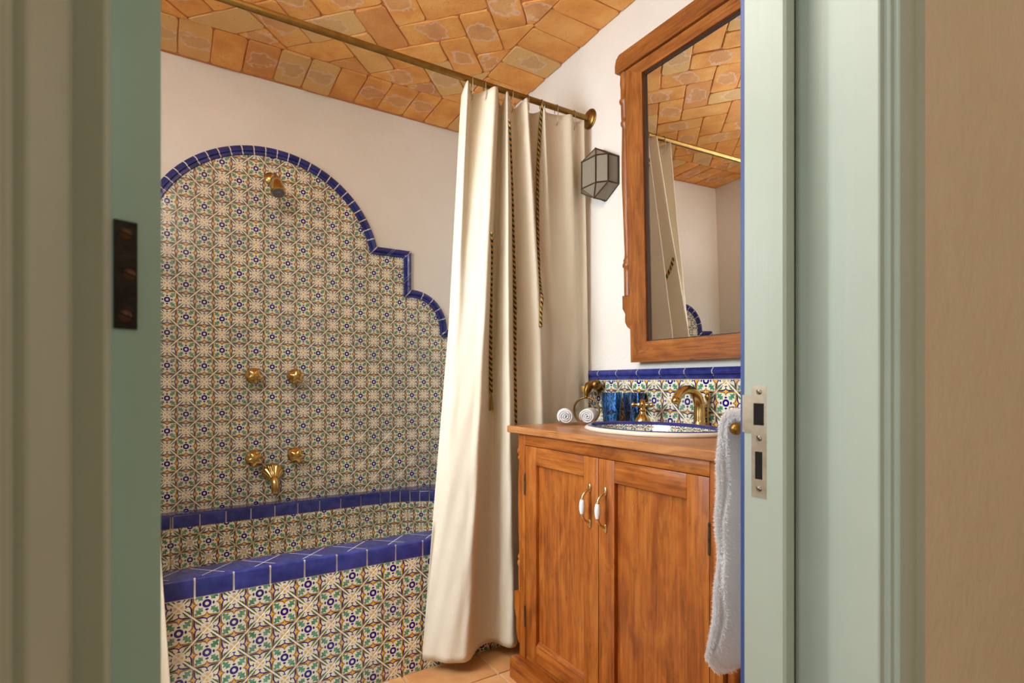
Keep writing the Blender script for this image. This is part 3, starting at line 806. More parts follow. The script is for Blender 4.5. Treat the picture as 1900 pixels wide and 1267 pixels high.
MB().box((ub, .8305, CH-.2195), (ub+.03, 1.6105, CT-.024), ch=.0015).build('top_rail', M['wy'], va, 30)
pl = MB().box((1.038, ZR-.012, 0), (ub+.03, ZL+.010, .075), ch=.004).box((ub, ZL-.01, 0), (UR-.02, ZL+.010, .075), ch=.004).build('plinth', M['wy'], va, 30)
MB().box((ub+.006, .8305, .075), (ub+.03, 1.6105, .088)).build('bottom_rail', M['wy'], va)
DT, DB = CH-.2215, .090                                # door top and bottom
PT, PB = CH-.2845, CH-.907                             # panel opening
def make_handle(parent, y):
    h0, h1, yb = CH-.318, CH-.418, y
    hd = MB(); mid = (h0+h1)/2
    for hh, sg in ((h0, 1), (h1, -1)):
        hd.ball((ub-.001, yb, hh+sg*.004), .0135, 0, 14, (.26, .58, 1.0))
        pts = []
        for i in range(9):
            t = i/8; pts.append((ub-.003-.026*math.sin(t*PI/2)**1.0, yb, hh+sg*.000-sg*.028*(t**1.4)))
        hd.tube(pts, [.0035+.0012*abs(t/8-.3) for t in range(9)], 8)
        hd.lathe([(.0042, 0), (.0062, .002), (.0066, .005), (.0050, .007)], (ub-.029, yb, hh-sg*.024-(.007 if sg > 0 else 0)), (0, 0, 1), 12)
    hd.lathe([(.0045, -.024), (.0068, -.020), (.0088, -.010), (.0094, 0), (.0088, .010), (.0068, .020), (.0045, .024)], (ub-.0295, yb, mid), (0, 0, 1), 18, 1)
    o = hd.build('handle', [M['pullbrass'], M['porcelain']], parent, 45); o['label'] = 'brass pull with a white porcelain grip'
def make_door(y0, y1, hy, lab, hinge_y, hinges):
    # y0 > y1 ; panel set back, stiles and rails proud
    st = .066
    d = MB().box((ub+.014, y1+.05, PB-.015), (ub+.020, y0-.05, PT+.015)).build('door', M['wz'], va); d['label'] = lab
    MB().box((ub+.001, y0-st, DB), (ub+.024, y0, DT), ch=.0018).build('stile', M['wz'], d, 30)
    MB().box((ub+.001, y1, DB), (ub+.024, y1+st, DT), ch=.0018).build('stile', M['wz'], d, 30)
    MB().box((ub+.001, y1+st, PT), (ub+.024, y0-st, DT), ch=.0018).build('rail', M['wy'], d, 30)
    MB().box((ub+.001, y1+st, DB), (ub+.024, y0-st, PB), ch=.0018).build('rail', M['wy'], d, 30)
    MB().prism([(ub+.004, PB), (ub+.014, PB+.012), (ub+.016, PB)], lambda x, z, dd: (x, dd, z), y1+st, y0-st).build('moulding', M['wy'], d)
    for hh in hinges:
        hg = MB().lathe([(.0032, -.034), (.0032, -.012), (.0036, -.012), (.0036, .012), (.0032, .012), (.0032, .034)], (ub-.001, hinge_y, hh), (0, 0, 1), 10)
        hg.ball((ub-.001, hinge_y, hh+.036), .0034, 0, 8).ball((ub-.001, hinge_y, hh-.036), .0034, 0, 8).build('hinge', M['hinge'], d, 40)
    make_handle(d, hy)
make_door(1.609, 1.2225, 1.259, 'panelled door nearest the curtain', 1.610, (CH-.358, CH-.827))
make_door(1.2205, .832, 1.190, 'panelled door nearest the towel', .831, (CH-.365, CH-.827))
# turned half columns and scrolled blocks on the outer face of the stiles
def turned(parent, u, y, h0, h1, k, mat, sgn):
    pr = [(0, .0), (.70, .0), (.74, .02), (.78, .06), (.80, .10), (.80, .16), (1.0, .17), (1.05, .18), (1.0, .19), (.72, .20), (.9, .215), (.95, .225), (.70, .235), (.62, .26), (.78, .38), (.86, .55), (.82, .70), (.66, .80), (.60, .82), (.9, .835), (.95, .845), (.68, .86), (1.0, .875), (1.05, .885), (1.0, .895), (.78, .905), (.78, .97), (.70, 1.0), (0, 1.0)]
    return MB().lathe([(max(1e-6, r*k), h0+(h1-h0)*t) for r, t in pr], (u, y, 0), (0, 0, 1), 16).build('turned_column', mat, parent, 45)
def ogee(parent, u0, u1, yb, h0, h1, w, mat, sgn):
    pts = [(0, h1), (w, h1), (w, h0+(h1-h0)*.66), (w*.80, h0+(h1-h0)*.56), (w*.62, h0+(h1-h0)*.47), (w*.66, h0+(h1-h0)*.36), (w*.66, h0+(h1-h0)*.28), (w*.50, h0+(h1-h0)*.14), (w*.22, h0+(h1-h0)*.03), (0, h0)]
    return MB().prism([(yb+sgn*a, h) for a, h in pts], lambda y, z, d: (d, y, z), u0, u1).build('scroll_block', mat, parent)
for y, sg in ((ZL, 1), (ZR, -1)):
    turned(va, ub+.020, y+sg*.014, .295, CT-.024, .0165, M['wz'], sg)
    ogee(va, ub, ub+.04, y, .115, .295, .034, M['wz'], sg)

# ------------------------------------------------------------------ sink and taps
SU, SZ = 1.335, 1.25
sk = thing('sink', (SU, SZ, CT), 'hand-painted oval drop-in sink with cobalt rim in the worktop', 'sink')
def oval(mb, prof, mi, n=64, uv=None):
    vs = []; o = len(mb.v)
    for r, h in prof:
        for i in range(n):
            a = 2*PI*i/n; wv = 1+.006*math.sin(5*a+1)+.004*math.sin(11*a)
            vs.append((SU+(.190+r)*math.cos(a)*wv, SZ+(.250+r)*math.sin(a)*wv, CT+h))
    fs = [(j*n+i, j*n+(i+1) % n, (j+1)*n+(i+1) % n, (j+1)*n+i) for j in range(len(prof)-1) for i in range(n)]
    mb.add(vs, fs, mi)
    if uv is not None:
        if mb.uv is None: mb.uv = {}
        for j in range(len(prof)):
            for i in range(n): mb.uv[o+j*n+i] = (i/n if i else 0, (j/(len(prof)-1))*uv)
s1 = MB(); oval(s1, [(.0, .0005), (.003, .004), (.002, .010), (-.004, .014)], 0); s1.build('lip', M['white'], sk, 60)
s2 = MB(); oval(s2, [(-.004, .0138), (-.009, .0165), (-.016, .0165), (-.022, .013), (-.026, .006)], 0); s2.build('rim', M['blue'], sk, 60)
s3 = MB(); oval(s3, [(-.026, .006), (-.030, -.012), (-.036, -.034), (-.045, -.058), (-.058, -.080)], 0, uv=1); s3.build('basin', M['sinkpat'], sk, 60)
s4 = MB(); oval(s4, [(-.058, -.080), (-.08, -.105), (-.12, -.122), (-.170, -.128)], 0); s4.build('bottom', M['white'], sk, 60)
va_y = 1.235
fc = thing('faucet', (1.545, va_y, CT), 'polished brass arched basin spout behind the sink', 'faucet')
pts = []; rad = []
for i in range(15):
    t = i/14
    if t < .35: p = (1.545, CT+.022+t/.35*.050)
    else:
        a = (t-.35)/.65*math.radians(150); p = (1.545-.062+.062*math.cos(a), CT+.072+.062*math.sin(a))
    pts.append((p[0], va_y, p[1])); rad.append(.0185-.005*t)
sp_ = MB().tube(pts, rad, 20, flat=1.15)
sp_.lathe([(.0125, 0), (.015, .004), (.015, .014), (.012, .018)], (pts[-1][0]-.006, va_y, pts[-1][2]-.014), (.5, 0, 1), 18)
sp_.build('spout', M['brass'], fc, 60)
MB().lathe([(.028, 0), (.029, .004), (.024, .009), (.0215, .016), (.019, .024)], (1.545, va_y, CT), (0, 0, 1), 28).build('base', M['brass'], fc, 50)
MB().tube([(1.574, va_y-.012, CT+.0), (1.574, va_y-.012, CT+.100)], .003, 10).lathe([(.002, .094), (.006, .098), (.0105, .106), (.011, .110), (.007, .116), (.004, .120), (.005, .124), (.001, .130)], (1.574, va_y-.012, CT), (0, 0, 1), 16).build('lift_rod', M['brass'], fc, 50)
def make_tap(y, label):
    t = thing('tap_handle', (1.49, y, CT), label, 'tap', 'cross-handled brass basin taps')
    MB().lathe([(.030, 0), (.031, .006), (.030, .016), (.026, .026), (.018, .036), (.0125, .044), (.011, .050), (.014, .054), (.011, .058), (.010, .064), (.013, .070), (.013, .080), (.008, .086), (.0105, .089), (.008, .094), (.001, .096)], (1.49, y, CT), (0, 0, 1), 28).build('stem', M['brass'], t, 50)
    cr = MB()
    for d in ((0, 1), (1, 0)):
        for sgn in (1, -1):
            a = Vector((1.49, y, CT+.075)); e = Vector((d[0]*sgn, d[1]*sgn, 0))
            e = Vector((e.x*math.cos(.45)-e.y*math.sin(.45), e.x*math.sin(.45)+e.y*math.cos(.45), 0))
            cr.lathe([(.005, .008), (.0048, .018), (.0062, .027), (.0085, .031), (.0092, .036), (.0075, .041), (.001, .043)], a, e, 14)
    cr.build('cross', M['brass'], t, 50); return t
make_tap(1.447, 'brass cross tap in front of the blue glass tumblers')
make_tap(1.023, 'brass cross tap half hidden behind the white hanging towel')

# ------------------------------------------------------------------ tumblers, rolled cloths
def make_glass(x, y, label):
    t = MB().lathe([(1e-5, .006), (.031, .006), (.0315, .0075), (.040, .1175), (.0415, .118), (.043, .117), (.034, .003), (.031, .0005), (1e-5, .0005)], (x, y, CT), (0, 0, 1), 40, mod=lambda a, r, h: 1+(.012*math.sin(14*a+h*120) if .01 < h < .11 and r > .03 else 0))
    o = t.build('tumbler', M['blueglass'], None, 50, loc=(x, y, CT)); tag(o, label, 'tumbler', 'blue glass tumblers'); return o
make_glass(1.515, 1.640, 'cobalt blue glass tumbler next to the brass towel ring')
make_glass(1.548, 1.548, 'cobalt blue glass tumbler behind the brass cross tap')
def roll(p, ang, L, r, label, sd):
    rnd = random.Random(sd); mb = MB(); N = 120; turns = 3.6
    ax = Vector((math.cos(ang), math.sin(ang), 0)); sx = Vector((ax.y, -ax.x, 0)); up = Vector((0, 0, 1)); P = Vector(p)+up*r
    vs = []
    rows = 7
    for j in range(rows):
        l = L*j/(rows-1)
        for i in range(N+1):
            t = i/N; a = t*turns*2*PI; rr = .004+(r-.005)*t+.0004*math.sin(a*3.3+j)
            bulge = 1-.05*((2*j/(rows-1)-1)**2)
            jit = (rnd.uniform(-.0015, .0015) if j in (0, rows-1) else 0)
            vs.append(P+ax*(l+jit+(.004*(t-.5) if j == 0 else 0))+sx*(rr*bulge*math.cos(a))+up*(rr*bulge*math.sin(a)*.97))
    n1 = N+1
    fs = [(j*n1+i, j*n1+i+1, (j+1)*n1+i+1, (j+1)*n1+i) for j in range(rows-1) for i in range(N)]
    mb.add(vs, fs); o = mb.build('rolled_cloth', M['terry'], None, 80, loc=p)
    md = o.modifiers.new('thickness', 'SOLIDIFY'); md.thickness = .0055; md.offset = -1
    return tag(o, label, 'towel', 'rolled white face cloths')
roll((1.226, 1.570, CT+.0005), .93, .12, .0325, 'rolled white face cloth on the worktop nearest the curtain', 1)
roll((1.305, 1.545, CT+.0005), .70, .115, .0325, 'rolled white face cloth on the worktop beside the sink rim', 2)
# towel ring shaped like a leaping fish
tr = thing('towel_ring', (UR-.001, 1.80, CH-.02), 'aged brass fish-shaped towel ring on wall beside the tumblers', 'towel ring')
fb = MB()
fb.lathe([(.024, 0), (.025, .003), (.018, .008), (.012, .012)], (UR, 1.80, CH-.03), (-1, 0, 0), 20)
path = [(UR-.006, 1.80, CH-.030), (UR-.03, 1.80, CH-.012), (UR-.055, 1.795, CH-.004), (UR-.078, 1.79, CH-.014), (UR-.088, 1.79, CH-.034), (UR-.090, 1.79, CH-.054)]
fb.tube(path, [.010, .014, .019, .021, .015, .008], 14, flat=.8)
fb.ball((UR-.050, 1.772, CH-.006), .024, 0, 16, (1.0, .8, .9)).ball((UR-.062, 1.754, CH-.002), .0035, 1, 8)
for sg in (1, -1):
    fb.add([(UR-.07, 1.79+sg*.010, CH-.02), (UR-.088, 1.80+sg*.030, CH-.010), (UR-.085, 1.80+sg*.032, CH-.040), (UR-.080, 1.79+sg*.010, CH-.045), (UR-.076, 1.79+sg*.012, CH-.03)], [(0, 1, 2), (0, 2, 3), (0, 4, 3), (0, 1, 4), (1, 2, 4), (2, 3, 4)])
fb.ball((UR-.090, 1.79, CH-.058), .010, 0, 12, (1, .8, .8)).build('fish_bracket', [M['rodbrass'], M['dark']], tr, 60)
ring = [(UR-.09+.056*math.sin(a)*.55, 1.79+.056*math.sin(a)*-.83, CH-.116+.056*math.cos(a)) for a in [2*PI*i/36 for i in range(37)]]
MB().tube(ring, .0042, 10, cap=False).build('ring', M['rodbrass'], tr, 60)

# ------------------------------------------------------------------ mirror, leaning forward a little
LEAN = math.radians(1.5)
mi_ = thing('mirror', (1.578, 1.206, CH+.083), 'large wall mirror in a carved pine frame above the sink', 'mirror')
MF, MBK = 1.548, 1.576
my0, my1 = 1.566, .846; mh0, mh1 = CH+.083, CH+1.225
def mbuild(mb, name, mat, smooth=30):
    """points given upright at the wall are leaned forward about the lower back edge"""
    cs, sn = math.cos(LEAN), math.sin(LEAN)
    mb.v = [(1.578+(x-1.578)*cs-(z-mh0)*sn, y, mh0+(x-1.578)*sn*-1*-1+(z-mh0)*cs) for x, y, z in mb.v]
    return mb.build(name, mat, mi_, smooth)
iy0, iy1, ih0, ih1 = 1.481, .931, CH+.161, CH+1.180
mbuild(MB().prism([(my0, mh0), (my0, mh1), (iy0, ih1), (iy0, ih0)], lambda y, z, d: (d, y, z), MF, MBK), 'stile', M['mz'])
mbuild(MB().prism([(my1, mh0), (my1, mh1), (iy1, ih1), (iy1, ih0)], lambda y, z, d: (d, y, z), MF, MBK), 'stile', M['mz'])
mbuild(MB().prism([(my0, mh0), (my1, mh0), (iy1, ih0), (iy0, ih0)], lambda y, z, d: (d, y, z), MF, MBK), 'rail', M['my'])
mbuild(MB().prism([(my0, mh1), (my1, mh1), (iy1, ih1), (iy0, ih1)], lambda y, z, d: (d, y, z), MF, MBK), 'rail', M['my'])
cr = MB(); crp = [(1.613, CH+1.235), (1.613, CH+1.262), (1.606, CH+1.284), (1.590, CH+1.297), (.822, CH+1.297), (.806, CH+1.284), (.799, CH+1.262), (.799, CH+1.235), (.806, CH+1.228), (1.606, CH+1.228)]
cr.prism(crp, lambda y, z, d: (d, y, z), MF-.010, MBK); mbuild(cr, 'crest_rail', M['my'])
mbuild(MB().box((MBK-.012, iy1-.01, ih0-.01), (MBK-.010, iy0+.01, ih1+.01)), 'glass', M['mirror'])
sl_ = MB()
for a, b in (((iy0-.008, ih0), (iy0, ih1)), ((iy1, ih0), (iy1+.008, ih1)), ((iy1, ih1-.008), (iy0, ih1)), ((iy1, ih0), (iy0, ih0+.004))): sl_.box((MF+.012, a[0], a[1]), (MBK-.012, b[0], b[1]))
mbuild(sl_, 'inner_slip', M['slip'])
def mcol(y, sg):
    h0, h1 = CH+.350, CH+1.228
    pr = [(0, 0), (.85, 0), (.85, .10), (.85, .125), (1.05, .13), (1.08, .14), (.85, .15), (.92, .16), (.72, .17), (.64, .19), (.78, .35), (.90, .5), (.86, .62), (.70, .74), (.66, .76), (.9, .77), (.95, .78), (.75, .79), (.80, .80), (.80, .86), (1.05, .87), (1.1, .88), (.82, .89), (.82, .94), (.9, .95), (.8, 1.0), (0, 1.0)]
    mbuild(MB().lathe([(max(1e-6, r*.022), h0+(h1-h0)*t) for r, t in pr], (MF+.016, y+sg*.019, 0), (0, 0, 1), 18), 'turned_column', M['mz'], 45)
    w, h0, h1 = .042, CH+.215, CH+.350
    q = [(0, h1), (w, h1), (w, h0+(h1-h0)*.62), (w*.80, h0+(h1-h0)*.53), (w*.64, h0+(h1-h0)*.45), (w*.70, h0+(h1-h0)*.34), (w*.70, h0+(h1-h0)*.22), (w*.45, h0+(h1-h0)*.08), (w*.1, h0), (0, h0)]
    mbuild(MB().prism([(y+sg*a, h) for a, h in q], lambda yy, z, d: (d, yy, z), MF+.002, MBK), 'scroll_block', M['mz'])
mcol(my0, 1); mcol(my1, -1)

# ------------------------------------------------------------------ wall lantern
sn_ = thing('wall_lantern', (UR-.001, 1.772, CH+.89), 'faceted glass wall lantern with dark soldered edges beside the mirror', 'wall lamp')
zc = 1.772; T_, B_ = CH+.950, CH+.836
plan = [(UR-.002, zc-.086), (1.540, zc-.084), (1.507, zc-.045), (1.507, zc+.045), (1.540, zc+.084), (UR-.002, zc+.086)]
ap = {'t': [(1.545, zc, CH+1.002), (UR-.002, zc, CH+1.002)], 'b': [(1.530, zc-.008, CH+.787), (UR-.002, zc-.008, CH+.787)]}
top = [(x, y, T_) for x, y in plan]; bot = [(x, y, B_) for x, y in plan]
edges = []
def pane(pts):
    P = [Vector(p) for p in pts]; c = sum(P, Vector())/len(P); nrm = (P[1]-P[0]).cross(P[2]-P[0]).normalized()*.0015
    MB().add([p+(c-p)*.02 for p in P]+[p+(c-p)*.02+nrm for p in P], [tuple(range(len(P))), tuple(reversed(range(len(P), 2*len(P))))]+[(i, (i+1) % len(P), len(P)+(i+1) % len(P), len(P)+i) for i in range(len(P))]).build('pane', M['frost'], sn_)
for i in range(5):
    pane([bot[i], bot[i+1], top[i+1], top[i]])
    edges += [(bot[i], bot[i+1]), (top[i], top[i+1])]
for i in range(6): edges.append((bot[i], top[i]))
for ring_, k in ((bot, 'b'), (top, 't')):
    a, b = ap[k]
    pane([ring_[0], ring_[1], a, b]); pane([ring_[1], ring_[2], a]); pane([ring_[2], ring_[3], a]); pane([ring_[3], ring_[4], a]); pane([ring_[4], ring_[5], b, a])
    edges += [(ring_[j], a) for j in (1, 2, 3, 4)]+[(a, b), (ring_[0], b), (ring_[5], b)]
so = MB()
for a, b in edges: so.tube([a, b], .0034, 6)
for p in top[1:5]+bot[1:5]+[ap['t'][0], ap['b'][0]]: so.ball(p, .0045, 0, 8)
so.build('solder_frame', M['lead'], sn_, 60)
MB().prism([(zc-.089, B_), (zc-.089, T_), (zc, CH+1.005), (zc+.089, T_), (zc+.089, B_), (zc, CH+.784)], lambda y, z, d: (d, y, z), UR-.008, UR-.001).build('back_plate', M['lead'], sn_)

# ------------------------------------------------------------------ shower fittings
sh = thing('shower_fitting', (UC, 2.88, CH+.997), 'brass shower head with grey nozzle plate high in the tiled arch', 'shower head')
MB().lathe([(.032, 0), (.033, .004), (.026, .010), (.020, .014), (.010, .018)], (UC, 2.88, CH+.997), (0, -1, 0), 26).build('flange', M['brass'], sh, 50)
MB().tube([(UC, 2.875, CH+.997), (UC, 2.82, CH+.997), (UC, 2.77, CH+.985), (UC, 2.735, CH+.955)], .0095, 14).ball((UC, 2.735, CH+.953), .018).build('arm', M['brass'], sh, 60)
hd_ax = Vector((.02, -.5, -.86)).normalized()
MB().lathe([(.012, 0), (.022, .008), (.028, .025), (.030, .055), (.030, .064), (.033, .066), (.033, .082), (.029, .085)], (UC, 2.732, CH+.948), hd_ax, 28).build('bell', M['brass'], sh, 50)
MB().lathe([(.0265, .0845), (.0265, .0865), (.010, .0865), (.009, .089), (.001, .090)], (UC, 2.732, CH+.948), hd_ax, 24).build('nozzle_plate', M['chrome'], sh, 40)
def valve(u, h, rot, label):
    t = thing('bath_valve', (u, 2.88, CH+h), label, 'tap', 'shell-shaped brass valves on the tiled wall')
    MB().lathe([(.037, 0), (.038, .003), (.033, .010), (.022, .016), (.016, .022)], (u, 2.88, CH+h), (0, -1, 0), 30, mod=lambda a, r, z: 1+.03*math.cos(10*a)).build('escutcheon', M['brass'], t, 50)
    MB().lathe([(.010, .018), (.012, .034), (.020, .040), (.031, .046), (.033, .052), (.028, .060), (.015, .066), (.001, .068)], (u, 2.88, CH+h), (0, -1, 0), 40, mod=lambda a, r, z: (1+.20*math.cos(5*(a+rot))*(r > .016))).build('knob', M['brass'], t, 50)
valve(.351, .036, .2, 'upper brass shell valve on the left, below the shower head')
valve(.539, .033, .9, 'upper brass shell valve on the right, below the shower head')
valve(.351, -.361, .5, 'lower brass shell valve on the left, above the bath spout')
valve(.541, -.358, 1.3, 'lower brass shell valve on the right, above the bath spout')
so_ = thing('bath_spout', (.437, 2.88, CH-.44), 'brass fan-shell bath spout between the lower valves and the blue ledge', 'spout')
MB().lathe([(.050, 0), (.052, .004), (.046, .012), (.034, .026), (.024, .040), (.0185, .054)], (.437, 2.878, CH-.436), (.0, -.86, -.50), 90, mod=lambda a, r, z: 1+.07*math.cos(15*a)).build('fan_shell', M['brass'], so_, 70)
MB().tube([(.437, 2.850, CH-.450), (.437, 2.828, CH-.464), (.437, 2.815, CH-.484), (.437, 2.811, CH-.505), (.437, 2.810, CH-.522)], [.0175, .0185, .0185, .0175, .0165], 18).build('spout', M['brass'], so_, 60)

# ------------------------------------------------------------------ curtain rod and curtains
RY, RH = 1.872, CH+1.174
rd = thing('curtain_rod', (UC, RY, RH), 'aged brass shower curtain rod across the alcove above the tub', 'curtain rod')
MB().tube([(UL+.001, RY, RH-.008), (UR-.001, RY, RH+.008)], .0122, 16).build('rod', M['rodbrass'], rd, 60)
for x, d, hh in ((UR, -1, .008), (UL, 1, -.008)):
    MB().lathe([(.043, 0), (.044, .003), (.040, .007), (.036, .006), (.034, .010), (.022, .013), (.013, .016), (.0125, .032)], (x-d*.0, RY, RH+hh), (d, 0, 0), 30).build('flange', M['rodbrass'], rd, 50)
def hermite(P, t):
    n = len(P)-1; x = min(max(t*n, 0), n-1e-9); i = int(x); f = x-i
    g = lambda k: P[min(max(k, 0), n)]
    m0, m1 = (g(i+1)-g(i-1))/2, (g(i+2)-g(i))/2
    f2, f3 = f*f, f**3
    return (2*f3-3*f2+1)*g(i)+(f3-2*f2+f)*m0+(-2*f3+3*f2)*g(i+1)+(f3-f2)*m1
def lerp3(a, t):
    return a[0]+(a[1]-a[0])*t/.43 if t < .43 else a[1]+(a[2]-a[1])*(t-.43)/.57
# sight-line x at the top, at mid height and at the hem; depth likewise
CP = [((856, 833, 783), (1.925, 1.888, 1.842)), ((868, 846, 803), (1.850, 1.835, 1.815)), ((876, 862, 826), (1.905, 1.815, 1.780)), ((900, 886, 850), (1.872, 1.785, 1.752)),
      ((921, 902, 870), (1.835, 1.770, 1.745)), ((926, 908, 886), (1.900, 1.860, 1.810)), ((930, 918, 912), (1.915, 1.868, 1.825)), ((936, 934, 934), (1.870, 1.795, 1.770)), ((942, 946, 955), (1.840, 1.770, 1.745)),
      ((950, 952, 964), (1.905, 1.872, 1.815)), ((958, 966, 985), (1.900, 1.868, 1.825)), ((978, 1001, 1015), (1.838, 1.790, 1.755)), ((981, 1005, 1028), (1.905, 1.845, 1.800)), ((1000, 1012, 1034), (1.885, 1.865, 1.818)),
      ((1010, 1026, 1044), (1.842, 1.858, 1.815)), ((1014, 1040, 1054), (1.876, 1.862, 1.822)), ((1040, 1054, 1068), (1.868, 1.858, 1.822)), ((1060, 1070, 1080), (1.846, 1.854, 1.818)), ((1066, 1079, 1087), (1.878, 1.872, 1.828)), ((1084, 1091, 1095), (1.852, 1.862, 1.826))]
TOPH, BOTH = CH+1.153, .052
def sheet(CPs, ncol, nrow, name, label, wr_seed, bot=BOTH, TOPH=TOPH):
    rnd = random.Random(wr_seed); grid = []
    ph = [rnd.uniform(0, 6) for _ in range(8)]
    for j in range(nrow+1):
        t = j/nrow; h = TOPH+(bot-TOPH)*t
        X = [lerp3(cp[0], t) for cp in CPs]; Z = [lerp3(cp[1], t) for cp in CPs]
        row = []
        for i in range(ncol+1):
            s = i/ncol; z = hermite(Z, s); x = hermite(X, s)
            z += .0022*math.sin(s*40+ph[0]+t*5)*math.sin(t*11+ph[1])+.0016*math.sin(s*90+t*37+ph[2])*t
            if h < .55: z = min(z, 1.846)
            u = x if name is None else u_at(x, z)
            hh = h
            if t < .03: hh = h-(z-1.87)*.25
            if j == nrow or h < .085: z -= .0015
            row.append((u, z, hh))
        grid.append(row)
    return grid
G = sheet(CP, 190, 90, 'c', '', 3)
cu = thing('shower_curtain', (1.20, 1.80, .052), 'cream linen shower curtain gathered beside the vanity, with braided cords', 'curtain')
def grid_mesh(G):
    n = len(G[0]); return MB().add([p for r in G for p in r], [(j*n+i, j*n+i+1, (j+1)*n+i+1, (j+1)*n+i) for j in range(len(G)-1) for i in range(n-1)])
o = grid_mesh(G).build('cloth', M['curtain'], cu, 180); md = o.modifiers.new('thickness', 'SOLIDIFY'); md.thickness = .0018; md.offset = 0
def front_z(x, h):
    j = min(range(len(G)), key=lambda k: abs(G[k][0][2]-h) if k else 9e9); best = None
    r = G[j]
    for a, b in zip(r, r[1:]):
        xa, xb = img_x(a[0], a[1]), img_x(b[0], b[1])
        if min(xa, xb) <= x <= max(xa, xb):
            z = a[1]+(b[1]-a[1])*((x-xa)/(xb-xa) if abs(xb-xa) > 1e-6 else 0)
            best = z if best is None else min(best, z)
    return best if best else 1.83
def cord(pix, label, tass=False):
    P = []
    def at(x, y):
        z = 1.84
        for _ in range(4):
            u = u_at(x, z); Z = u*s_+z*c_; h = CH+(HY-y)*Z/F; z = front_z(x, h)-.009
        return [u_at(x, z), z, h]
    for (x0, y0), (x1, y1) in zip(pix, pix[1:]):
        n = max(2, int(abs(y1-y0)/12))
        for i in range(n): P.append(at(x0+(x1-x0)*i/n, y0+(y1-y0)*i/n))
    P.append(at(*pix[-1]))
    for _ in range(6):
        for k in range(1, len(P)-1): P[k][1] = min(P[k][1]*.5+(P[k-1][1]+P[k+1][1])*.25, P[k][1]+.0); P[k][0] = P[k][0]*.5+(P[k-1][0]+P[k+1][0])*.25
    L = [tuple(p) for p in P]
    rd_ = [.0068*(1+.10*math.sin(i*2.1)) for i in range(len(L))]
    mb = MB().tube(L, rd_, 10, uv=True)
    o = mb.build('braided_cord', M['cord'], cu, 60); o['label'] = label
    if tass:
        x, y, h = L[-1]; tm = MB()
        for k in range(16):
            a = 2*PI*k/16; tm.tube([(x, y, h), (x+.004*math.cos(a), y+.004*math.sin(a), h-.02), (x+.0075*math.cos(a), y+.0075*math.sin(a), h-.062-.006*random.random())], [.002, .0022, .0016], 5, k % 2)
        tm.build('tassel', [M['tassel'], M['tassel2']], o, 60)
cord([(911, 430), (911.3, 507), (910.6, 583), (910.1, 637), (910.6, 700), (911.3, 730)], 'short cord with a green and gold tassel', True)
cord([(944, 222), (947.6, 298), (950.8, 385), (953.6, 495), (956, 574), (955, 640), (955.5, 700), (957, 790)], 'long cord running behind the worktop')
cord([(1008, 192), (1005, 205), (1000.9, 239), (997.8, 298), (997, 361), (997.8, 456), (1000, 515), (1002.9, 606)], 'cord hanging from the rod on the right')
# wire hooks over the rod
hk = MB(); pth = []
for i in range(13):
    a = math.radians(-60+i*20); pth.append((0, -.013*math.cos(a), .013*math.sin(a)))
hk.tube([(0, .004, -.075)]+[(0, -.004, -.072), (0, -.0130, -.05)]+[(0, -.0135*math.cos(math.radians(a)), .0135*math.sin(math.radians(a))) for a in range(-20, 221, 20)]+[(0, .011, -.02)], .0016, 6)
hkm = hk.mesh('curtain_hook', M['wire'], 60)
for x in (876, 899, 921, 950, 978, 1004, 1032, 1064): 
    u = u_at(x, RY); inst('curtain_hook', hkm, cu, (u, RY, RH+(u-UC)/(UR-UC)*.008), (0, 0, random.uniform(-.35, .1)))
# second curtain drawn to the left end
CP2 = []
for k in range(15):
    f = k/14; z = 1.80+(.035 if k % 2 else -.035); ut = UL+.05+f*.60; um = UL+.05+f*.669; ub_ = UL+.04+f*.752
    z = 1.80 if k == 14 else z
    CP2.append(((ut, um, ub_), (z+.07, z+.01, z)))
G2 = sheet(CP2, 110, 60, None, '', 9, TOPH=CH+1.138)
c2 = thing('shower_curtain', (-.45, 1.80, .052), 'cream linen shower curtain at the left end, a sliver beside the open door', 'curtain')
o = grid_mesh(G2).build('cloth', M['curtain'], c2, 180); md = o.modifiers.new('thickness', 'SOLIDIFY'); md.thickness = .0018; md.offset = 0
for k in range(7):
    inst('curtain_hook', hkm, c2, (UL+.07+.085*k, RY, RH-.008), (0, 0, .2))

# ------------------------------------------------------------------ towel rail and towel behind the door frame
rl = thing('towel_rail', (1.2, ZF, CH-.088), 'brass towel rail with a round ball end beside the door frame', 'towel rail')
by, bh = .662, CH-.0885
MB().tube([(.936, by, bh), (1.46, by, bh)], .0085, 14).build('bar', M['rodbrass'], rl, 60)
MB().tube([(.985, .688, bh+.008), (1.46, .688, bh+.008)], .0065, 14).build('bar', M['rodbrass'], rl, 60)
for u in (.936, 1.46): MB().ball((u, by, bh), .0125, 0, 20).build('ball_end', M['rodbrass'], rl, 60)
for u in (1.02, 1.40):
    MB().tube([(u, ZF+.001, bh-.006), (u, .60, bh-.006), (u, .662, bh), (u, .688, bh+.008)], .0075, 12).lathe([(.026, 0), (.026, .004), (.018, .010), (.010, .014)], (u, ZF+.001, bh-.006), (0, 1, 0), 24).build('bracket', M['rodbrass'], rl, 60)
tw = thing('hand_towel', (1.17, .68, .45), 'white terry towel hanging over the brass rail beside the vanity', 'towel')
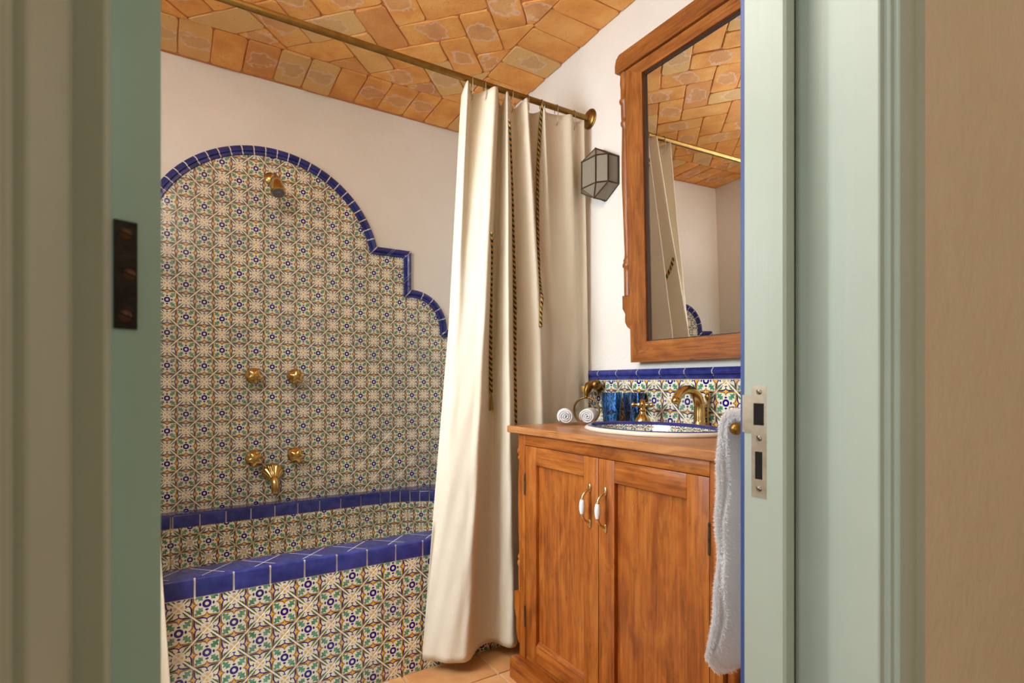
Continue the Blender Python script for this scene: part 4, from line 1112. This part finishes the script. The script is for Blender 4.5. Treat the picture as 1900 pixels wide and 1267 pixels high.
# section over the rail: up the room side, over, down the wall side
def tsec(f):
    """f: 0 = front hem (far, room side) .. 1 = wall-side hem"""
    yf, yn, tp = .709, .641, bh+.032
    if f < .44: t = f/.44; return (yf+.010*math.sin(3*t+.6)*(1-t)**2+.020*(1-t)**7, .438+(tp-.035-.438)*t)
    if f < .56: a = PI*(f-.44)/.12; return ((yf+yn)/2+(yf-yn)/2*math.cos(a), tp-.035+.035*math.sin(a))
    t = (f-.56)/.44; return (yn+.004*math.sin(4*t), tp-.035-(tp-.035-.405)*t)
rnd = random.Random(5)
def towel_layer(u0, inset, drop, seed, wav):
    tg = []
    for i in range(34):
        u = u0+(1.37-u0)*(i/33)**1.5; row = []
        for k in range(120):
            f = k/119; y, h = tsec(f); d = 1 if f < .5 else -1
            yc, zc_ = .673, bh-.02
            if .44 < f < .56: y, h = .675+(y-.675)*(1-inset/.034), (bh-.003)+(h-(bh-.003))*(1-inset/.035)
            else: y -= inset*d; h = h if h > .8 else .8-(.8-h)*(1-drop)
            fold = wav*(.6*math.sin(u*26+h*3+seed)+.4*math.sin(u*57+h*8+seed*2))*min(1, max(0, (abs(f-.5)-.08)*9))
            if f < .12 and i < 9: h += (1-i/9)**2*.05*(1-f/.12)**2
            if f > .88 and i < 9: h += (1-i/9)**2*.05*((f-.88)/.12)**2
            eu = u
            if i < 4: eu += (1-i/4)*(.0045*math.sin(h*21+seed)+.003*math.sin(h*47+seed*3))
            row.append((eu, y+fold*d, h))
        tg.append(row)
    return tg
pile = MB()
def fuzz(tg, n, edge):
    for _ in range(n):
        i = 0 if rnd.random() < edge else int(20*rnd.random()**2.2); k = rnd.randrange(0, len(tg[0])-1)
        A_, B_2, C_ = Vector(tg[i][k]), Vector(tg[i+1][k]), Vector(tg[i][k+1])
        q, r = B_2-A_, C_-A_; nn = q.cross(r).normalized()
        if rnd.random() < .5: nn = -nn
        b = A_+q*rnd.random()+r*rnd.random()
        if i == 0 and rnd.random() < .75:
            b = A_+r*rnd.random()+nn*.004*rnd.uniform(-1, 1); nn = (nn*rnd.uniform(-.9, .9)-q.normalized()).normalized()
        else: b = b+nn*.0038
        tip = b+nn*rnd.uniform(.0025, .0065)+Vector((rnd.uniform(-.002, .002), rnd.uniform(-.002, .002), rnd.uniform(-.004, .001)))
        e = Vector((rnd.uniform(-1, 1), rnd.uniform(-1, 1), rnd.uniform(-1, 1))).cross(nn).normalized()*.0008
        pile.add([b+e, b-e, tip], [(0, 1, 2)])
for u0, ins, dr_, sd_, wv_, nf in ((.948, 0, 0, 0, .004, 44000), (.955, .0095, .04, 2, .003, 9000)):
    tg = towel_layer(u0, ins, dr_, sd_, wv_)
    o = grid_mesh(tg).build('cloth', M['terry'], tw, 180); md = o.modifiers.new('thickness', 'SOLIDIFY'); md.thickness = .006; md.offset = 0
    fuzz(tg, nf, .34)
po = pile.build('pile', M['terry'], tw); po['kind'] = 'stuff'
# bath mat whose corner shows at the foot of the tub
bmm = MB().box((.02, 1.33, .001), (.652, 1.832, .018), ch=.007); tag(bmm.build('bath_mat', M['terry'], None, 50, loc=(.33, 1.58, .001)), 'white bath mat, only its corner showing by the tub', 'bath mat')
